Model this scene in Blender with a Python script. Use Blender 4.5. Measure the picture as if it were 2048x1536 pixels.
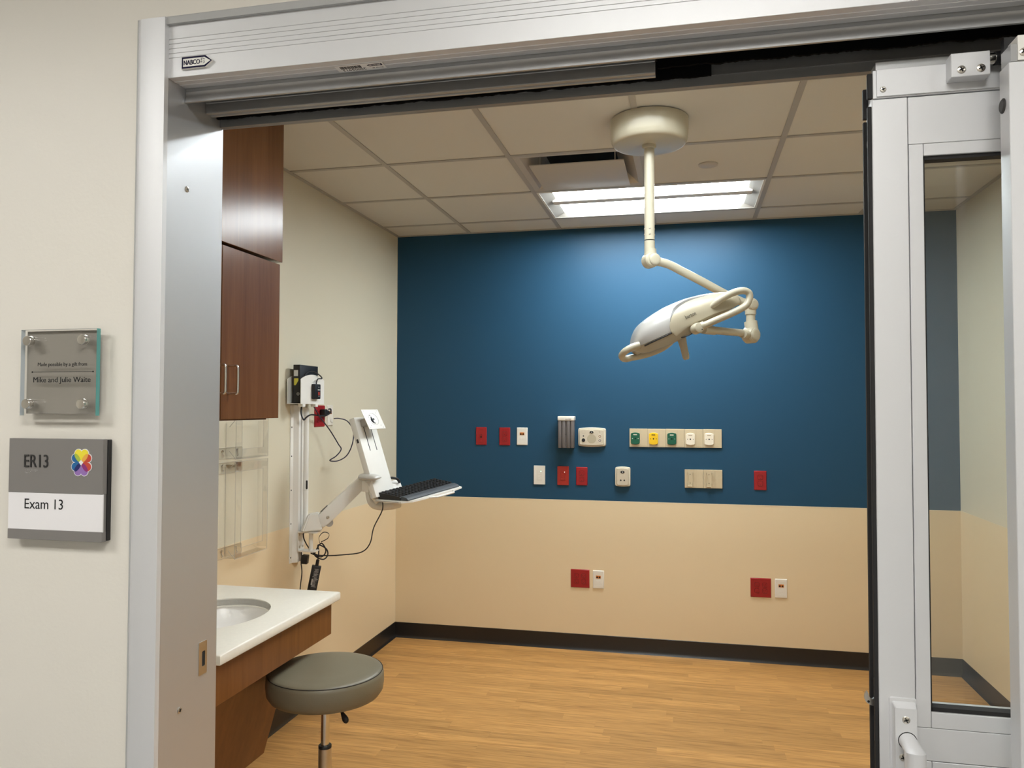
import bpy, bmesh, math, random
from mathutils import Vector, Matrix
random.seed(7)
for o in list(bpy.data.objects):
    bpy.data.objects.remove(o)
SC = bpy.context.scene
COL = SC.collection

# ------------------------------------------------------------------ camera
cd = bpy.data.cameras.new('camera')
cam = bpy.data.objects.new('camera', cd)
COL.objects.link(cam)
SC.camera = cam
cd.sensor_width = 36.0
cd.lens = 27.322
cd.clip_start = 0.02
CR = Vector((0.97561, 0.21950, 0.00180)); CF = Vector((-0.21944, 0.97516, 0.03010))
CR.normalize(); CF = (CF - CR * CF.dot(CR)).normalized(); CU = CR.cross(CF)
cam.matrix_world = Matrix(((CR.x, CU.x, -CF.x, 1.936), (CR.y, CU.y, -CF.y, -5.0053),
                           (CR.z, CU.z, -CF.z, 1.5516), (0, 0, 0, 1)))

# ------------------------------------------------------------------ world and exposure
w = bpy.data.worlds.new('world'); SC.world = w; w.use_nodes = True
w.node_tree.nodes['Background'].inputs[0].default_value = (0.9, 0.95, 1.0, 1)
w.node_tree.nodes['Background'].inputs[1].default_value = 0.02
vs = SC.view_settings
vs.view_transform = 'Standard'; vs.look = 'None'; vs.gamma = 1.0; vs.use_curve_mapping = False
vs.exposure = 1.35
ROOM_LAMP = 16.0        # luminance of the exam room's troffer lenses
HALL_LAMP = 10.9         # luminance of the corridor's troffer lenses

# ------------------------------------------------------------------ materials
MATS = {}
def mat(name, col, rough=0.5, metal=0.0, spec=0.5, bump=0.0, bscale=200.0, var=0.0, vscale=3.0, emit=None, coat=0.0, aniso=0.0):
    if name in MATS: return MATS[name]
    m = bpy.data.materials.new(name); m.use_nodes = True
    nt = m.node_tree; b = nt.nodes['Principled BSDF']
    b.inputs['Base Color'].default_value = (*col, 1)
    b.inputs['Roughness'].default_value = rough
    b.inputs['Metallic'].default_value = metal
    b.inputs['Specular IOR Level'].default_value = spec
    b.inputs['Coat Weight'].default_value = coat
    if emit:
        b.inputs['Emission Color'].default_value = (*emit[0], 1)
        b.inputs['Emission Strength'].default_value = emit[1]
    if bump or var:
        tc = nt.nodes.new('ShaderNodeTexCoord')
        if bump:
            n = nt.nodes.new('ShaderNodeTexNoise'); n.inputs['Scale'].default_value = bscale; n.inputs['Detail'].default_value = 2
            nt.links.new(tc.outputs['Object'], n.inputs['Vector'])
            bp = nt.nodes.new('ShaderNodeBump'); bp.inputs['Strength'].default_value = bump; bp.inputs['Distance'].default_value = 0.002
            nt.links.new(n.outputs['Fac'], bp.inputs['Height']); nt.links.new(bp.outputs['Normal'], b.inputs['Normal'])
        if var:
            n = nt.nodes.new('ShaderNodeTexNoise'); n.inputs['Scale'].default_value = vscale; n.inputs['Detail'].default_value = 3
            nt.links.new(tc.outputs['Object'], n.inputs['Vector'])
            mx = nt.nodes.new('ShaderNodeMix'); mx.data_type = 'RGBA'
            mx.inputs['A'].default_value = (*[c * (1 - var) for c in col], 1)
            mx.inputs['B'].default_value = (*[min(1, c * (1 + var)) for c in col], 1)
            nt.links.new(n.outputs['Fac'], mx.inputs['Factor']); nt.links.new(mx.outputs['Result'], b.inputs['Base Color'])
    MATS[name] = m
    return m

def wood(name, dark, light, stretch=(18, 18, 1.2), rough=0.4, scale=2.2):
    m = bpy.data.materials.new(name); m.use_nodes = True
    nt = m.node_tree; b = nt.nodes['Principled BSDF']
    tc = nt.nodes.new('ShaderNodeTexCoord'); mp = nt.nodes.new('ShaderNodeMapping')
    mp.inputs['Scale'].default_value = stretch
    nt.links.new(tc.outputs['Object'], mp.inputs['Vector'])
    n = nt.nodes.new('ShaderNodeTexNoise'); n.inputs['Scale'].default_value = scale; n.inputs['Detail'].default_value = 8
    n.inputs['Roughness'].default_value = 0.65; n.inputs['Distortion'].default_value = 0.4
    nt.links.new(mp.outputs[0], n.inputs['Vector'])
    r = nt.nodes.new('ShaderNodeValToRGB')
    r.color_ramp.elements[0].position = 0.30; r.color_ramp.elements[0].color = (*dark, 1)
    r.color_ramp.elements[1].position = 0.72; r.color_ramp.elements[1].color = (*light, 1)
    nt.links.new(n.outputs['Fac'], r.inputs[0]); nt.links.new(r.outputs[0], b.inputs['Base Color'])
    b.inputs['Roughness'].default_value = rough; b.inputs['Specular IOR Level'].default_value = 0.27
    MATS[name] = m
    return m

def floor_mat():
    m = bpy.data.materials.new('wood_plank_vinyl'); m.use_nodes = True
    nt = m.node_tree; b = nt.nodes['Principled BSDF']; L = nt.links.new
    tc = nt.nodes.new('ShaderNodeTexCoord')
    def mth(op, a, b=None):
        n_ = nt.nodes.new('ShaderNodeMath'); n_.operation = op
        for k_, v_ in enumerate((a, b)):
            if v_ is None: continue
            if isinstance(v_, (int, float)): n_.inputs[k_].default_value = v_
            else: L(v_, n_.inputs[k_])
        return n_.outputs[0]
    sep = nt.nodes.new('ShaderNodeSeparateXYZ'); L(tc.outputs['Object'], sep.inputs[0])
    rowf = mth('DIVIDE', sep.outputs['Y'], 0.075); row = mth('FLOOR', rowf)
    wn = nt.nodes.new('ShaderNodeTexWhiteNoise'); wn.noise_dimensions = '1D'; L(row, wn.inputs['W'])
    colf = mth('DIVIDE', mth('ADD', sep.outputs['X'], mth('MULTIPLY', wn.outputs['Value'], 5.0)), 0.78); colm = mth('FLOOR', colf)
    cmb = nt.nodes.new('ShaderNodeCombineXYZ'); L(row, cmb.inputs[0]); L(colm, cmb.inputs[1])
    wn2 = nt.nodes.new('ShaderNodeTexWhiteNoise'); wn2.noise_dimensions = '2D'; L(cmb.outputs[0], wn2.inputs['Vector'])
    # joints between planks
    jr = mth('LESS_THAN', mth('FRACT', rowf), 0.012); jc = mth('LESS_THAN', mth('FRACT', colf), 0.0016); joint = mth('MAXIMUM', jr, jc)
    mp = nt.nodes.new('ShaderNodeMapping'); mp.inputs['Scale'].default_value = (1.6, 30, 1)
    L(tc.outputs['Object'], mp.inputs['Vector'])
    # every plank gets its own piece of grain
    ad = nt.nodes.new('ShaderNodeVectorMath'); ad.operation = 'ADD'
    sc = nt.nodes.new('ShaderNodeVectorMath'); sc.operation = 'SCALE'; sc.inputs['Scale'].default_value = 13.0
    L(wn2.outputs['Color'], sc.inputs[0]); L(mp.outputs[0], ad.inputs[0]); L(sc.outputs[0], ad.inputs[1])
    n1 = nt.nodes.new('ShaderNodeTexNoise'); n1.inputs['Scale'].default_value = 1.6; n1.inputs['Detail'].default_value = 9; n1.inputs['Roughness'].default_value = 0.62; n1.inputs['Distortion'].default_value = 1.1
    L(ad.outputs[0], n1.inputs['Vector'])
    n2 = nt.nodes.new('ShaderNodeTexNoise'); n2.inputs['Scale'].default_value = 5.0; n2.inputs['Detail'].default_value = 4
    L(ad.outputs[0], n2.inputs['Vector'])
    r = nt.nodes.new('ShaderNodeValToRGB')
    e = r.color_ramp.elements
    e[0].position = 0.30; e[0].color = (0.250, 0.112, 0.030, 1)
    e[1].position = 0.70; e[1].color = (0.640, 0.350, 0.120, 1)
    k = r.color_ramp.elements.new(0.5); k.color = (0.470, 0.245, 0.077, 1)
    mxn = nt.nodes.new('ShaderNodeMix'); mxn.inputs['Factor'].default_value = 0.4
    L(n1.outputs['Fac'], mxn.inputs['A']); L(n2.outputs['Fac'], mxn.inputs['B'])
    L(mxn.outputs['Result'], r.inputs[0])
    hv = nt.nodes.new('ShaderNodeHueSaturation')
    ma = nt.nodes.new('ShaderNodeMapRange'); ma.inputs['To Min'].default_value = 0.86; ma.inputs['To Max'].default_value = 1.12
    L(mth('MULTIPLY', wn2.outputs['Value'], mth('SUBTRACT', 1.0, mth('MULTIPLY', joint, 0.8))), ma.inputs['Value']); L(ma.outputs['Result'], hv.inputs['Value']); L(r.outputs[0], hv.inputs['Color'])
    L(hv.outputs[0], b.inputs['Base Color'])
    b.inputs['Roughness'].default_value = 0.42; b.inputs['Specular IOR Level'].default_value = 0.4
    MATS['wood_plank_vinyl'] = m
    return m

def glass_mat(name, tint=(1, 1, 1), refl=1.0, ior=1.5):
    """thin clear sheet: see-through with a fresnel reflection"""
    m = bpy.data.materials.new(name); m.use_nodes = True
    nt = m.node_tree; L = nt.links.new
    nt.nodes.remove(nt.nodes['Principled BSDF'])
    out = nt.nodes['Material Output']
    tr = nt.nodes.new('ShaderNodeBsdfTransparent'); tr.inputs[0].default_value = (*tint, 1)
    gl = nt.nodes.new('ShaderNodeBsdfGlossy'); gl.inputs['Roughness'].default_value = 0.02
    # Schlick reflectance of the sheet from either side
    lw = nt.nodes.new('ShaderNodeLayerWeight')
    pw = nt.nodes.new('ShaderNodeMath'); pw.operation = 'POWER'; pw.inputs[1].default_value = 5.0
    r0 = ((ior - 1) / (ior + 1)) ** 2 * refl
    ml = nt.nodes.new('ShaderNodeMath'); ml.operation = 'MULTIPLY_ADD'; ml.inputs[1].default_value = 1 - r0; ml.inputs[2].default_value = r0
    mx = nt.nodes.new('ShaderNodeMixShader')
    L(lw.outputs['Facing'], pw.inputs[0]); L(pw.outputs[0], ml.inputs[0]); L(ml.outputs[0], mx.inputs[0]); L(tr.outputs[0], mx.inputs[1]); L(gl.outputs[0], mx.inputs[2]); L(mx.outputs[0], out.inputs[0])
    MATS[name] = m
    return m

M_CREAM = mat('cream_wall_paint', (0.64, 0.59, 0.455), 0.45, bump=0.08, bscale=160)
M_HALL = mat('hall_wall_paint', (0.70, 0.665, 0.60), 0.5, bump=0.12, bscale=130)
M_BLUE = mat('blue_wall_paint', (0.0165, 0.064, 0.118), 0.46, spec=0.22, bump=0.06, bscale=160)
M_TAN = mat('tan_wall_sheet', (0.72, 0.58, 0.375), 0.42, bump=0.05, bscale=220)
M_TANCAP = mat('tan_sheet_cap', (0.70, 0.62, 0.46), 0.4)
M_BASE = mat('black_vinyl_base', (0.012, 0.010, 0.009), 0.32)
M_TILE = mat('ceiling_tile', (0.65, 0.635, 0.585), 0.9, bump=0.25, bscale=500)
M_TEE = mat('ceiling_tee', (0.42, 0.40, 0.365), 0.5)
M_GAP = mat('dark_gap', (0.008, 0.008, 0.008), 0.8)
M_FLOOR = floor_mat()
M_ALU = mat('anodised_aluminium', (0.66, 0.66, 0.67), 0.48, metal=0.35, bump=0.03, bscale=400)
M_ALU2 = mat('aluminium_shade', (0.40, 0.40, 0.40), 0.38, metal=0.6)
M_ALUD = mat('dark_aluminium', (0.24, 0.24, 0.24), 0.4, metal=0.5)
M_CAULK = mat('grey_caulk', (0.40, 0.40, 0.395), 0.4)
M_BLACK = mat('black_plastic', (0.008, 0.008, 0.009), 0.42)
M_RUB = mat('black_rubber', (0.010, 0.009, 0.009), 0.75)
M_PILE = mat('black_brush_pile', (0.004, 0.004, 0.004), 0.95, spec=0.1)
M_STEEL = mat('chrome_steel', (0.68, 0.66, 0.62), 0.18, metal=1.0)
M_SATIN = mat('satin_steel', (0.60, 0.56, 0.50), 0.32, metal=1.0)
M_WOOD = wood('cherry_laminate', (0.108, 0.042, 0.0135), (0.162, 0.067, 0.0235), (13, 13, 0.7), 0.21)
M_WOODE = wood('cherry_apron', (0.140, 0.050, 0.0115), (0.208, 0.080, 0.0205), (13, 13, 0.8), 0.40)
M_COUNTER = mat('solid_surface', (0.80, 0.76, 0.67), 0.3, var=0.05, vscale=90)
M_SINK = mat('sink_white', (0.90, 0.87, 0.83), 0.22)
M_STOOL = mat('olive_grey_vinyl', (0.165, 0.142, 0.094), 0.42, bump=0.10, bscale=300)
M_SEAM = mat('seat_seam', (0.02, 0.015, 0.012), 0.6)
M_WHITE = mat('white_powder_coat', (0.78, 0.76, 0.71), 0.38)
M_WHITE2 = mat('white_plate_plastic', (0.74, 0.70, 0.62), 0.35)
M_WGREY = mat('grey_plastic_light', (0.42, 0.41, 0.39), 0.4)
M_SCAN = mat('scanner_shell', (0.60, 0.585, 0.55), 0.3)
M_IVORY = mat('ivory_enamel', (0.52, 0.475, 0.36), 0.28)
M_IVORYP = mat('ivory_panel', (0.50, 0.445, 0.325), 0.32)
M_LAMPW = mat('lamp_cover_white', (0.47, 0.455, 0.43), 0.25)
M_GREYM = mat('cover_gap_shade', (0.13, 0.125, 0.115), 0.45)  # shade colour for the gap under the lamp cover's edge
M_RIB = mat('grey_ribbed_plastic', (0.125, 0.11, 0.105), 0.42)
M_RED = mat('red_plate', (0.30, 0.012, 0.014), 0.32)
M_RED2 = mat('red_dimmer', (0.34, 0.022, 0.012), 0.45)
M_REDD = mat('red_slot', (0.05, 0.003, 0.004), 0.5)
M_ORANGE = mat('orange_jack', (0.55, 0.16, 0.012), 0.4)
M_BEIGE = mat('beige_gas_plate', (0.53, 0.435, 0.285), 0.42)
M_BEIGED = mat('beige_line', (0.36, 0.29, 0.19), 0.5)
M_GREEN = mat('green_outlet', (0.006, 0.085, 0.045), 0.35)
M_YELLOW = mat('yellow_outlet', (0.75, 0.46, 0.012), 0.35)
M_PALE = mat('cream_outlet', (0.74, 0.665, 0.53), 0.35)
M_DEV = mat('cream_device', (0.62, 0.565, 0.44), 0.38)
M_DEV2 = mat('cream_device_front', (0.54, 0.475, 0.365), 0.42)
M_GRILLE = mat('speaker_grille', (0.40, 0.345, 0.24), 0.6)
M_SIGN = mat('sign_grey', (0.195, 0.182, 0.172), 0.42)
M_SIGNT = mat('sign_dark_letters', (0.022, 0.021, 0.021), 0.4)
M_PAPER = mat('white_paper', (0.78, 0.76, 0.77), 0.6)
M_INK = mat('black_ink', (0.010, 0.010, 0.011), 0.7, spec=0.2)
M_PLAQ = mat('plaque_grey', (0.27, 0.252, 0.222), 0.5)
M_TEAL = mat('glass_edge_teal', (0.10, 0.33, 0.31), 0.15)
M_GEDGE = mat('glass_edge_pale', (0.62, 0.68, 0.72), 0.15)
M_GLASS = glass_mat('door_glass', (0.93, 0.95, 0.94), 2.0)
M_PGLASS = glass_mat('plaque_glass', (0.99, 0.985, 0.98), 1.0)
M_ACRY = glass_mat('clear_acrylic', (0.972, 0.966, 0.958), 1.0, 1.42)
M_ACRE = mat('acrylic_edge', (0.50, 0.46, 0.40), 0.2)
M_NAVY = mat('navy_ink', (0.010, 0.008, 0.035), 0.7, spec=0.15)
M_LABEL = mat('silver_label', (0.85, 0.84, 0.82), 0.45)
M_LWHITE = mat('label_white', (0.62, 0.61, 0.58), 0.5)
M_LYEL = mat('label_yellow', (0.62, 0.55, 0.06), 0.5)
M_KEY = mat('keyboard_black', (0.010, 0.010, 0.011), 0.5)
M_PALM = mat('palm_rest_grey', (0.062, 0.068, 0.075), 0.5)
M_CABLE = mat('cable_black', (0.008, 0.007, 0.010), 0.45)
M_CABLEN = mat('cable_navy', (0.020, 0.018, 0.042), 0.45)
M_LENS = mat('troffer_lens', (0.9, 0.9, 0.88), 0.5, emit=((0.93, 1.0, 1.03), ROOM_LAMP))
M_LENS2 = mat('troffer_lens_dimmed', (0.9, 0.9, 0.88), 0.5, emit=((0.93, 1.0, 1.03), ROOM_LAMP * 0.52))
M_LENSH = mat('hall_troffer_lens', (0.9, 0.9, 0.9), 0.5, emit=((0.985, 0.985, 0.955), HALL_LAMP))
M_TROF = mat('troffer_white', (0.80, 0.77, 0.70), 0.4)
M_DIFF = mat('diffuser_grey_white', (0.50, 0.47, 0.42), 0.5)
M_LEDG = mat('led_green', (0.5, 0.8, 0.6), 0.4, emit=((0.55, 1.0, 0.72), 1.2))
M_LEDW = mat('led_white', (0.9, 0.9, 0.8), 0.4, emit=((1.0, 0.95, 0.8), 1.5))
M_LEDR = mat('rocker_red', (0.30, 0.035, 0.02), 0.4)

# ------------------------------------------------------------------ mesh helpers
def new(): return bmesh.new()
def box(bm, a, b, bev=0.0, seg=2, m=0):
    x0, y0, z0 = [min(p, q) for p, q in zip(a, b)]; x1, y1, z1 = [max(p, q) for p, q in zip(a, b)]
    r = bmesh.ops.create_cube(bm, size=1.0)
    vs_ = r['verts']
    for v in vs_:
        v.co = Vector(((x0 + x1) / 2 + v.co.x * (x1 - x0), (y0 + y1) / 2 + v.co.y * (y1 - y0), (z0 + z1) / 2 + v.co.z * (z1 - z0)))
    fs = {f for v in vs_ for f in v.link_faces}
    for f in fs: f.material_index = m
    if bev:
        es = list({e for v in vs_ for e in v.link_edges})
        r2 = bmesh.ops.bevel(bm, geom=es, offset=bev, segments=seg, affect='EDGES', profile=0.5)
        for f in r2['faces']: f.material_index = m
    return bm
def obox(bm, c, ax, ay, az, size, bev=0.0, m=0):
    """box about c with axes ax, ay, az and full sizes"""
    t = new(); box(t, (-size[0] / 2, -size[1] / 2, -size[2] / 2), (size[0] / 2, size[1] / 2, size[2] / 2), bev, 2, m)
    M = Matrix(((ax[0], ay[0], az[0], c[0]), (ax[1], ay[1], az[1], c[1]), (ax[2], ay[2], az[2], c[2]), (0, 0, 0, 1)))
    merge(bm, t, M)
def merge(bm, t, M=None):
    if M is not None: bmesh.ops.transform(t, matrix=M, verts=t.verts)
    me = bpy.data.meshes.new('tmp'); t.to_mesh(me); t.free(); bm.from_mesh(me); bpy.data.meshes.remove(me)
def poly_prism(bm, pts3a, pts3b, m=0):
    """closed solid between two loops of equal length"""
    A = [bm.verts.new(p) for p in pts3a]; B = [bm.verts.new(p) for p in pts3b]; n = len(A); fs = []
    for i in range(n):
        fs.append(bm.faces.new((A[i], A[(i + 1) % n], B[(i + 1) % n], B[i])))
    fs.append(bm.faces.new(A[::-1])); fs.append(bm.faces.new(B))
    for f in fs: f.material_index = m
    return fs
def prism(bm, poly, plane, c0, c1, m=0):
    """plane 'xz': poly of (x,z) between y=c0..c1 ; 'yz': (y,z) between x ; 'xy': (x,y) between z"""
    def P(p, c):
        return {'xz': (p[0], c, p[1]), 'yz': (c, p[0], p[1]), 'xy': (p[0], p[1], c)}[plane]
    poly_prism(bm, [P(p, c0) for p in poly], [P(p, c1) for p in poly], m)
def rrect(cx, cy, w_, h_, r, n=5):
    out = []
    for (sx, sy, a0) in ((1, 1, 0), (-1, 1, 90), (-1, -1, 180), (1, -1, 270)):
        for i in range(n + 1):
            a = math.radians(a0 + 90 * i / n)
            out.append((cx + sx * (w_ / 2 - r) + r * math.cos(a), cy + sy * (h_ / 2 - r) + r * math.sin(a)))
    return out
def circ(cx, cy, r, n=20, ry=None):
    return [(cx + r * math.cos(2 * math.pi * i / n), cy + (ry or r) * math.sin(2 * math.pi * i / n)) for i in range(n)]
def frust(bm, polyA, polyB, plane, c0, c1, m=0):
    def P(p, c):
        return {'xz': (p[0], c, p[1]), 'yz': (c, p[0], p[1]), 'xy': (p[0], p[1], c)}[plane]
    poly_prism(bm, [P(p, c0) for p in polyA], [P(p, c1) for p in polyB], m)
def ring_prism(bm, outer, inner, plane, c0, c1, m=0):
    """plate with a hole; both loops of equal length"""
    def P(p, c):
        return {'xz': (p[0], c, p[1]), 'yz': (c, p[0], p[1]), 'xy': (p[0], p[1], c)}[plane]
    n = len(outer)
    oa = [bm.verts.new(P(p, c0)) for p in outer]; ob = [bm.verts.new(P(p, c1)) for p in outer]
    ia = [bm.verts.new(P(p, c0)) for p in inner]; ib = [bm.verts.new(P(p, c1)) for p in inner]
    for i in range(n):
        j = (i + 1) % n
        for q in ((oa[i], oa[j], ob[j], ob[i]), (ia[j], ia[i], ib[i], ib[j]), (oa[j], oa[i], ia[i], ia[j]), (ob[i], ob[j], ib[j], ib[i])):
            bm.faces.new(q).material_index = m
def frame_of(d):
    d = Vector(d).normalized()
    a = Vector((0, 0, 1)) if abs(d.z) < 0.9 else Vector((1, 0, 0))
    x = d.cross(a).normalized(); y = d.cross(x).normalized()
    return x, y
def spline(pts, k=8):
    P = [Vector(p) for p in pts]; out = []
    for i in range(len(P) - 1):
        p0 = P[max(0, i - 1)]; p1 = P[i]; p2 = P[i + 1]; p3 = P[min(len(P) - 1, i + 2)]
        for j in range(k):
            t = j / k
            out.append(0.5 * ((2 * p1) + (p2 - p0) * t + (2 * p0 - 5 * p1 + 4 * p2 - p3) * t * t + (3 * p1 - p0 - 3 * p2 + p3) * t ** 3))
    out.append(P[-1]); return out
def tube(bm, pts, r, seg=12, m=0, cap=True, rr=None):
    P = [Vector(p) for p in pts]; n = len(P); rings = []
    x = None
    for i in range(n):
        d = (P[min(n - 1, i + 1)] - P[max(0, i - 1)])
        if d.length < 1e-9: d = Vector((0, 0, 1))
        d.normalize()
        if x is None: x, _ = frame_of(d)
        x = (x - d * x.dot(d))
        if x.length < 1e-6: x, _ = frame_of(d)
        x.normalize(); y = d.cross(x)
        ri = rr[i] if rr else r
        rings.append([bm.verts.new(P[i] + (x * math.cos(2 * math.pi * k / seg) + y * math.sin(2 * math.pi * k / seg)) * ri) for k in range(seg)])
    for i in range(n - 1):
        for k in range(seg):
            bm.faces.new((rings[i][k], rings[i][(k + 1) % seg], rings[i + 1][(k + 1) % seg], rings[i + 1][k])).material_index = m
    if cap:
        bm.faces.new(rings[0][::-1]).material_index = m; bm.faces.new(rings[-1]).material_index = m
def cyl(bm, a, b, r, seg=20, m=0, r2=None):
    tube(bm, [a, b], r, seg, m, True, [r, r if r2 is None else r2])
def lathe(bm, prof, c, ax=(0, 0, 1), seg=32, m=0):
    """prof: (r, h) from one end to the other; closed with caps if r>0"""
    ax = Vector(ax).normalized(); x, y = frame_of(ax); c = Vector(c); rings = []
    for (r, h) in prof:
        if r < 1e-6: rings.append([bm.verts.new(c + ax * h)])
        else: rings.append([bm.verts.new(c + ax * h + (x * math.cos(2 * math.pi * k / seg) + y * math.sin(2 * math.pi * k / seg)) * r) for k in range(seg)])
    for i in range(len(rings) - 1):
        A, B = rings[i], rings[i + 1]
        for k in range(seg):
            j = (k + 1) % seg
            if len(A) == 1 and len(B) == 1: continue
            if len(A) == 1: f = bm.faces.new((A[0], B[j], B[k]))
            elif len(B) == 1: f = bm.faces.new((A[k], A[j], B[0]))
            else: f = bm.faces.new((A[k], A[j], B[j], B[k]))
            f.material_index = m
    if len(rings[0]) > 1: bm.faces.new(rings[0][::-1]).material_index = m
    if len(rings[-1]) > 1: bm.faces.new(rings[-1]).material_index = m

def mesh_obj(name, bm, mats, smooth=True, ang=35):
    bmesh.ops.recalc_face_normals(bm, faces=bm.faces)
    me = bpy.data.meshes.new(name); bm.to_mesh(me); bm.free()
    for m_ in (mats if isinstance(mats, (list, tuple)) else [mats]): me.materials.append(m_)
    if smooth:
        me.shade_smooth(); me.set_sharp_from_angle(angle=math.radians(ang))
    o = bpy.data.objects.new(name, me); COL.objects.link(o)
    return o
def root_loc(o):
    v = Vector((0, 0, 0))
    while o: v += o.location; o = o.parent
    return v
def part(parent, name, bm, mats, world=True, label=None, smooth=True, kind=None, ang=35):
    """a mesh under its thing; world=True: bm is in room coordinates"""
    if world: bmesh.ops.translate(bm, vec=-root_loc(parent), verts=bm.verts)
    o = mesh_obj(name, bm, mats, smooth, ang); o.parent = parent
    if label: o['label'] = label
    if kind: o['kind'] = kind
    return o
def thing(name, label, cat, loc=(0, 0, 0), rz=0.0, group=None, kind=None):
    o = bpy.data.objects.new(name, None); COL.objects.link(o)
    o.location = loc; o.rotation_euler = (0, 0, rz); o.empty_display_size = 0.05
    o['label'] = label; o['category'] = cat
    if group: o['group'] = group
    if kind: o['kind'] = kind
    return o
def single(name, bm, mats, label, cat, loc=(0, 0, 0), group=None, kind=None, world=True):
    if world: bmesh.ops.translate(bm, vec=-Vector(loc), verts=bm.verts)
    o = mesh_obj(name, bm, mats); o.location = loc
    o['label'] = label; o['category'] = cat
    if group: o['group'] = group
    if kind: o['kind'] = kind
    return o
def struct(name, bm, mats, label=None, cat=None):
    o = mesh_obj(name, bm, mats); o['kind'] = 'structure'
    if label: o['label'] = label
    if cat: o['category'] = cat
    return o
def dup_tree(src, loc, label, rz=None):
    r = src.copy(); COL.objects.link(r); r.location = loc
    if rz is not None: r.rotation_euler = (0, 0, rz)
    r['label'] = label
    def rec(s, p):
        for ch in list(s.children):
            c = ch.copy(); COL.objects.link(c); c.parent = p
            rec(ch, c)
    rec(src, r)
    return r

FONT_COND = {}
def text_bm(body, wid, hei, thick=0.0006, bold=0.0):
    """lettering in the xz plane facing -y, its box's lower left at the origin, stretched to wid x hei"""
    cu = bpy.data.curves.new('t', 'FONT'); cu.body = body; cu.size = 1.0; cu.extrude = 0.01; cu.resolution_u = 3
    ob = bpy.data.objects.new('t', cu); COL.objects.link(ob)
    bpy.context.view_layer.update()
    dg = bpy.context.evaluated_depsgraph_get()
    me = bpy.data.meshes.new_from_object(ob.evaluated_get(dg))
    bm = new(); bm.from_mesh(me)
    bpy.data.objects.remove(ob); bpy.data.curves.remove(cu); bpy.data.meshes.remove(me)
    xs = [v.co.x for v in bm.verts]; ys = [v.co.y for v in bm.verts]
    x0, x1, y0, y1 = min(xs), max(xs), min(ys), max(ys)
    for v in bm.verts:
        x = (v.co.x - x0) / (x1 - x0) * wid; z = (v.co.y - y0) / (y1 - y0) * hei
        v.co = Vector((x, -(v.co.z / 0.01 + 1) / 2 * thick, z))
    if bold:
        # heavier strokes: the same letters again, a hair to the right and proud
        t2 = bm.copy(); merge(bm, t2, Matrix.Translation((bold, -0.00004, 0)))
    return bm
def text(parent, name, body, mats, x, y, z, wid, hei, thick=0.0006, bold=0.0, world=True):
    bm = text_bm(body, wid, hei, thick, bold)
    bmesh.ops.translate(bm, vec=(x, y, z), verts=bm.verts)
    return part(parent, name, bm, mats, world, smooth=False)

# ------------------------------------------------------------------ dimensions (metres)
W = 3.4876; H = 2.718
YH = -3.65      # corridor face of the front wall
YR = -3.455     # room face of the front wall
HY = -6.55      # far side of the corridor
HX0, HX1 = -2.4, 6.0
ZP = 0.955      # top of the tan wall sheet
XJ = 0.918      # left jamb face
T = 0.6096
BX = 1.1303
GX = [BX - T, BX, BX + T, BX + 2 * T, BX + 3 * T]
GY = [-0.2898 - T * k for k in range(6)]

# ------------------------------------------------------------------ setting
bm = new(); box(bm, (HX0, -3.56, -0.05), (HX1, 0.05, 0)); struct('floor', bm, M_FLOOR, 'oak look vinyl plank floor of the exam room', 'floor')

bm = new(); box(bm, (HX0, HY, -0.05), (HX1, -3.56, 0)); struct('floor_hall', bm, mat('grey_hall_floor', (0.30, 0.30, 0.31), 0.35), 'grey corridor floor outside the door', 'floor')

bm = new(); box(bm, (-0.1, 0.0, ZP), (W + 0.1, 0.1, 2.95), m=0); box(bm, (-0.1, 0.0, 0), (W + 0.1, 0.1, ZP), m=1)
box(bm, (0, -0.0016, 0.09), (W, 0.0, ZP - 0.004), m=1); box(bm, (0, -0.0022, ZP - 0.004), (W, 0.0, ZP), m=2)
struct('wall_back', bm, [M_BLUE, M_TAN, M_TANCAP], 'back wall painted deep blue above a tan wall sheet', 'wall')
bm = new(); box(bm, (-0.1, YR, ZP), (0, 0, 2.95), m=0); box(bm, (-0.1, YR, 0), (0, 0, ZP), m=1)
box(bm, (0, YR, 0.09), (0.0014, 0, ZP), m=1)
struct('wall_left', bm, [M_CREAM, M_TAN], 'cream left wall with tan lower part behind the sink', 'wall')
bm = new(); box(bm, (W, YR, ZP), (W + 0.1, 0, 2.95), m=0); box(bm, (W, YR, 0), (W + 0.1, 0, ZP), m=1)
box(bm, (W - 0.0014, YR, 0.09), (W, 0, ZP), m=1)
struct('wall_right', bm, [M_CREAM, M_TAN], 'cream right wall with tan lower part seen through the door glass', 'wall')
bm = new()
for a, b in (((HX0, YH, 0), (0.896, YR, 2.95)), ((0.896, YH, 2.335), (3.40, YR, 2.95)), ((3.40, YH, 0), (HX1, YR, 2.95))): box(bm, a, b)
struct('wall_front', bm, M_HALL, 'cream corridor wall around the sliding door', 'wall')
bm = new(); box(bm, (HX0, HY - 0.1, 0), (HX1, HY, 2.95)); struct('wall_hall', bm, M_HALL, 'corridor wall opposite the door', 'wall')
bm = new(); box(bm, (HX0 - 0.1, HY, 0), (HX0, YH, 2.95)); struct('added_hall_end_left', bm, M_HALL, 'unseen wall added to keep light in at the left end of the corridor', 'wall')  # unseen end wall, added to keep the corridor light in
bm = new(); box(bm, (HX1, HY, 0), (HX1 + 0.1, YH, 2.95)); struct('added_hall_end_right', bm, M_HALL, 'unseen wall added to keep light in at the right end of the corridor', 'wall')  # added out of view as well, closes the corridor against light loss

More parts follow.
